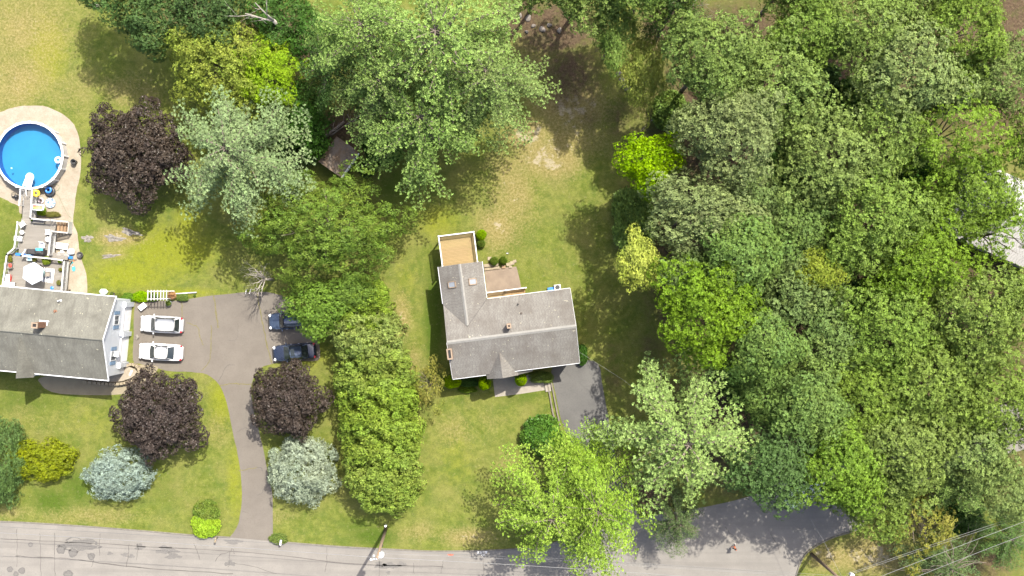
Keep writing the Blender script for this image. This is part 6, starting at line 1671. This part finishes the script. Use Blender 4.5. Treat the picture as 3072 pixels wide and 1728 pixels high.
def outcrop(label, px, py, rx, ry, rz, seed):
    g = random.Random(seed); nr, na = 7, 30; vs = []; ph = [g.uniform(0, 6.28) for _ in range(4)]
    for i in range(nr + 1):
        for j in range(na):
            a = 2 * math.pi * j / na; q = i / nr * (1 + .22 * math.sin(3 * a + ph[0]) + .16 * math.sin(5 * a + ph[1]) + .1 * math.sin(8 * a + ph[2])) * g.uniform(.93, 1.07)
            z = -.015 + (1 - (i / nr) ** 2) * .05 + g.uniform(0, .05) * (i < nr)
            vs.append((rx / KPX * q * math.cos(a), ry / KPX * q * math.sin(a), z))
    fs = [(i * na + j, (i + 1) * na + j, (i + 1) * na + (j + 1) % na, i * na + (j + 1) % na) for i in range(nr) for j in range(na)]
    o = MB().add(vs, fs).build('rock', M['palestone']); c = P(px, py); o.location = (c.x, c.y, 0); o.rotation_euler = (0, 0, rz); tag(o, label, 'rock', 'lawn outcrops'); return o
outcrop('flat rock outcrop on the left lawn, the longest one', 342, 715, 30, 10, R(-8), 1); outcrop('flat rock outcrop nearest the grey deck on the left lawn', 262, 716, 17, 11, 0, 2)
outcrop('flat rock outcrop at the shadow edge of the purple maple', 392, 697, 32, 9, R(-12), 3); outcrop('low tan rock patch below the other outcrops', 330, 768, 26, 6, R(6), 4)
rock('small grey stone beside the garage door', 412, 1012, 6, 8, .3)
gs = random.Random(9)
for i, (x, y, r, lab) in enumerate([(1560, 48, 8, 'stone at the left end of the old wall in the clearing'), (1585, 55, 11, 'broad stone second in the old wall of the clearing'), (1600, 78, 7, 'upright pale stone in the clearing'), (1627, 88, 11, 'largest flat slab in the clearing'), (1648, 76, 8, 'small slab right of the largest one in the clearing'), (1678, 92, 9, 'grey stone at right end of the old wall'), (1580, 96, 6, 'small oval stone below the old wall'),
    (1858, 222, 10, 'top stone of the pile beside the yellowish tree'), (1866, 240, 12, 'largest stone of the pile beside the yellowish tree'), (1872, 258, 9, 'stone below the largest of the pile'), (1884, 266, 11, 'lowest stone of the pile beside the yellowish tree')]):
    rock(lab, x, y, r, r * .75, .35, gs.uniform(0, 3), 'stone', 'clearing stones')
for i, (u, v, s, z, lab) in enumerate([(.05, 7.25, .34, .18, 'brown block at the patio edge between the two round shrubs'), (.6, 7.45, .36, .2, 'tan slab leaning right of the round patio shrubs'), (1.05, 7.55, .38, .2, 'pale slab right of the leaning one at patio corner'), (1.35, 7.7, .3, .22, 'pale slab at far right corner of the patio'), (.8, 7.15, .28, .15, 'small broken slab at patio edge'), (-1.35, 8.35, .38, .08, 'square stepping stone on grass by the patio')]):
    mb = MB(); mb.box((0, 0, z / 2), (s * 1.25, s, z)); o = mb.build('stone_slab', M['stonetan'] if i else M['treadwood']); q = W1(u, v, 0); o.location = (q.x, q.y, .012); o.rotation_euler = (0, 0, A1 + gs.uniform(-.3, .3)); tag(o, lab, 'stone')
mb = MB(); a, b = W1(-2.1, 7.62, .2), W1(-.5, 7.62, .2); mb.beam(a, b, .34, .4); a, b = W1(-2.1, 7.25, .1), W1(-.4, 7.25, .1); mb.beam(a, b, .3, .2); tag(mb.build('patio_step', M['stonetan']), 'tan stone step at the patio edge below the deck', 'step')
def deadtree(name, label, px, py, z, d, L, r, depth, seed, up=.1, kids=1):
    c = P(px, py, 0); t = thing(name, label, 'tree', (c.x, c.y, 0)); mb = MB(); g = random.Random(seed)
    mb.tube([(0, 0, -.05), (0, 0, z)], [r * 1.2, r], 7)
    for i in range(kids): branchy(mb, Vector((0, 0, z)), (Vector(d) + Vector((g.uniform(-.6, .6), g.uniform(-.6, .6), .3)) * (kids > 1)).normalized(), L, r * (.95 if kids == 1 else .7), depth, g, up)
    mb.build('trunk', M['deadbark'], t, True)
    return t
deadtree('dead_tree', 'bare white snag with forked branches at top left of centre', 895, 145, 12, (-.5, .6, .5), 3.2, .18, 2, 4, .1, 2)
deadtree('dead_tree', 'leafless pale tree at the top end of the driveway', 822, 838, 4.2, (0, 0, 1), 1.9, .13, 4, 8, .02, 7)
deadtree('dead_tree', 'bare grey tree between the slender yellowish tree and forest', 2012, 120, 9, (0, 0, 1), 3.0, .16, 3, 15, .05, 3)
deadtree('dead_tree', 'bare branches of a small dead tree at the shaded lawn edge', 1866, 725, .5, (-.5, .3, .6), 1.4, .05, 3, 21, .05, 2)
def log(label, a, b, r0, r1, za=.2, zb=.2, twigs=6, seed=0):
    mb = MB(); g = random.Random(seed); A, B = P(*a, za), P(*b, zb); t = thing('fallen_log', label, 'log', (A.x, A.y, 0))
    pts = [A.lerp(B, i / 5) + Vector((g.uniform(-.1, .1), g.uniform(-.1, .1), 0)) for i in range(6)]; mb.tube(pts, [r0 + (r1 - r0) * i / 5 for i in range(6)], 7); mb.build('log', M['bark'], t, True, world=True)
    for i in range(twigs):
        mb = MB(); p_ = pts[g.randrange(1, 6)]; branchy(mb, p_, Vector((g.uniform(-1, 1), g.uniform(-1, 1), .35)).normalized(), g.uniform(.7, 1.4), .03, 1, g, 0, 4); mb.build('branch', M['deadbark'], t, True, world=True)
log('fallen grey log among dead twigs above the shed', (880, 498), (1030, 365), .26, .14, .3, .3, 10, 3)
log('thin fallen branch beside the big pine above the shed', (990, 410), (1100, 330), .08, .03, .2, .3, 8, 5)
log('fallen dead trunk with branches at the right edge of the forest', (2940, 948), (3100, 940), .2, .14, 1.0, 1.4, 8, 7)
log('thin branch lying on the shaded clearing grass', (1920, 400), (1962, 352), .05, .02, .06, .06, 2, 9)

# ------------------------------------------------------------------ small things by the grey house
mb = MB(); mb.box((0, 0, .3), (.75, .55, .6)); q = P(1658, 866, .4); t = thing('air_conditioner', 'grey air conditioner unit behind the back eave of the house', 'air conditioner', P(1672, 862, .3), A1); t.location.z = 0
MB().box((0, 0, .36), (.72, .62, .66)).build('housing', M['metal'], t); mb = MB(); mb.lathe([(.26, 0), (.26, .03)], (0, 0, .69), 18); mb.build('fan_grille', M['black_rubber'], t)
mb = MB(); mb.box((0, 0, .2), (.8, .5, .4)); o = mb.build('storage_bin', M['blue_vinyl']); q = P(1654, 869, .2); o.location = (q.x, q.y, 0); o.rotation_euler = (0, 0, A1); tag(o, 'blue plastic tub behind the back eave of the house', 'bin')
t = thing('porch_lamp', 'white lamp post beside the front porch of the house', 'lamp', P(1545, 1133, .6)); t.location.z = 0
mb = MB(); mb.tube([(0, 0, 0), (0, 0, 1.0)], .03, 8); mb.build('post', M['plastic_white'], t); mb = MB(); mb.lathe([(.06, 1.0), (.09, 1.05), (.09, 1.2), (.02, 1.28)], n=10); mb.build('lamp_head', M['plastic_white'], t)
t = thing('sprinkler', 'small black and white garden sprinkler on the back lawn', 'sprinkler', P(1522, 760, .05)); t.location.z = 0
mb = MB(); mb.box((0, 0, .03), (.28, .16, .05)); mb.build('base', M['black_rubber'], t); mb = MB(); mb.tube([(-.1, 0, .07), (.1, 0, .09)], .03, 6); mb.build('spray_bar', M['plastic_white'], t)
# cat on the driveway: haunches, back, head, ears and tail in one skin
t = thing('cat', 'small black cat with a thin tail sitting on the shaded driveway', 'cat', P(1794.5, 1314, .1)); t.location.z = .01; t.rotation_euler.z = R(-65)
mb = MB(); mb.ball((0, 0, .12), (.15, .12, .12), 12, 8); mb.ball((-.11, 0, .22), (.09, .085, .12), 12, 8); mb.ball((-.19, 0, .33), (.065, .06, .055), 10, 7)
for y in (-.04, .04): mb.add([(-.19, y - .02, .37), (-.19, y + .02, .37), (-.2, y, .43), (-.17, y, .37)], [(0, 1, 2), (1, 3, 2), (3, 0, 2)]); mb.tube([(-.14, y * 1.1, .2), (-.17, y * 1.2, .01)], [.03, .022], 6)
mb.tube([(.13, 0, .06), (.28, .02, .03), (.42, 0, .03)], [.025, .022, .012], 6); mb.build('body', M['black_cover'], t, True)

# ------------------------------------------------------------------ walker on the road
def person():
    c = P(2204, 1642, .9); t = thing('person', 'person in orange shirt and dark shorts walking along the shaded road', 'person', (c.x, c.y, .014), R(205))
    J = {'pel': (0, 0, .95), 'spine': (.02, 0, 1.15), 'chest': (.05, 0, 1.36), 'neck': (.06, 0, 1.50), 'head': (.08, 0, 1.60), 'crown': (.08, 0, 1.72)}
    for sg, n, st in ((1, 'l', 1), (-1, 'r', -1)):
        J[n + 'hip'] = (0, .10 * sg, .90); J[n + 'knee'] = (.18 * st + .05, .11 * sg, .52); J[n + 'ank'] = (.28 * st - .05, .11 * sg, .10); J[n + 'toe'] = (.28 * st + .12, .12 * sg, .05)
        J[n + 'sh'] = (.05, .20 * sg, 1.42); J[n + 'elb'] = (-.10 * st + .02, .25 * sg, 1.16); J[n + 'wri'] = (-.10 * st + .18, .23 * sg, 1.00); J[n + 'hand'] = (-.10 * st + .24, .22 * sg, .95)
        for f in range(4): J[n + 'f%d' % f] = (-.10 * st + .31, (.19 + .018 * f) * sg, .915 - .004 * abs(f - 1.5))
        J[n + 'th'] = (-.10 * st + .28, .16 * sg, .95)
    E = [('pel', 'spine'), ('spine', 'chest'), ('chest', 'neck'), ('neck', 'head'), ('head', 'crown')]
    for n in 'lr': E += [('pel', n + 'hip'), (n + 'hip', n + 'knee'), (n + 'knee', n + 'ank'), (n + 'ank', n + 'toe'), ('chest', n + 'sh'), (n + 'sh', n + 'elb'), (n + 'elb', n + 'wri'), (n + 'wri', n + 'hand'), (n + 'hand', n + 'th')] + [(n + 'hand', n + 'f%d' % f) for f in range(4)]
    rad = {'pel': (.15, .12), 'spine': (.14, .11), 'chest': (.16, .12), 'neck': (.055, .055), 'head': (.085, .095), 'crown': (.06, .07), 'hip': (.095, .095), 'knee': (.06, .06), 'ank': (.042, .042), 'toe': (.04, .03), 'sh': (.065, .065), 'elb': (.045, .045), 'wri': (.03, .03), 'hand': (.035, .02), 'th': (.010, .010)}
    ks = list(J); me = bpy.data.meshes.new('body'); me.from_pydata([J[q] for q in ks], [(ks.index(a), ks.index(b)) for a, b in E], [])
    o = bpy.data.objects.new('body', me); COL.objects.link(o); o.modifiers.new('skin', 'SKIN')
    for i, q in enumerate(ks):
        r_ = rad.get(q) or rad.get(q[1:]) or (.009, .009); me.skin_vertices[0].data[i].radius = r_; me.skin_vertices[0].data[i].use_root = (q == 'pel')
    sb = o.modifiers.new('sub', 'SUBSURF'); sb.levels = 1; sb.render_levels = 1
    bpy.context.view_layer.update()
    m2 = bpy.data.meshes.new_from_object(o.evaluated_get(bpy.context.evaluated_depsgraph_get())); bpy.data.objects.remove(o)
    m2.name = 'body'
    m2.materials.clear()
    for mm in (sm('skin', (.36, .22, .16), .6, .1), sm('orange_shirt', (.42, .105, .04), .8, .15), sm('dark_shorts', (.012, .013, .02), .85, .1), sm('white_sock', (.60, .60, .58), .8, .1)): m2.materials.append(mm)
    for p_ in m2.polygons:
        x, y, z = p_.center; p_.use_smooth = True
        p_.material_index = 3 if z < .34 else (2 if (z < .98 and z > .52 and abs(y) < .2) else (1 if (.98 <= z < 1.49 and (abs(y) < .24 and z > .98 or z > 1.2)) else 0))
    b_ = bpy.data.objects.new('body', m2); COL.objects.link(b_); b_.parent = t
    mb = MB(); mb.ball((.065, 0, 1.66), (.115, .10, .10), 14, 8); mb.build('hair', sm('dark_hair', (.02, .014, .01), .7, .2), t, True)
    for sg in (-1, 1):
        mb = MB(); mb.ball((.17, .035 * sg, 1.60), (.012, .016, .012), 8, 6); mb.build('eye', M['black_rubber'], t)
    mb = MB(); mb.ball((.185, 0, 1.575), (.02, .015, .025), 8, 6); mb.build('nose', M['skin'], t)
person()
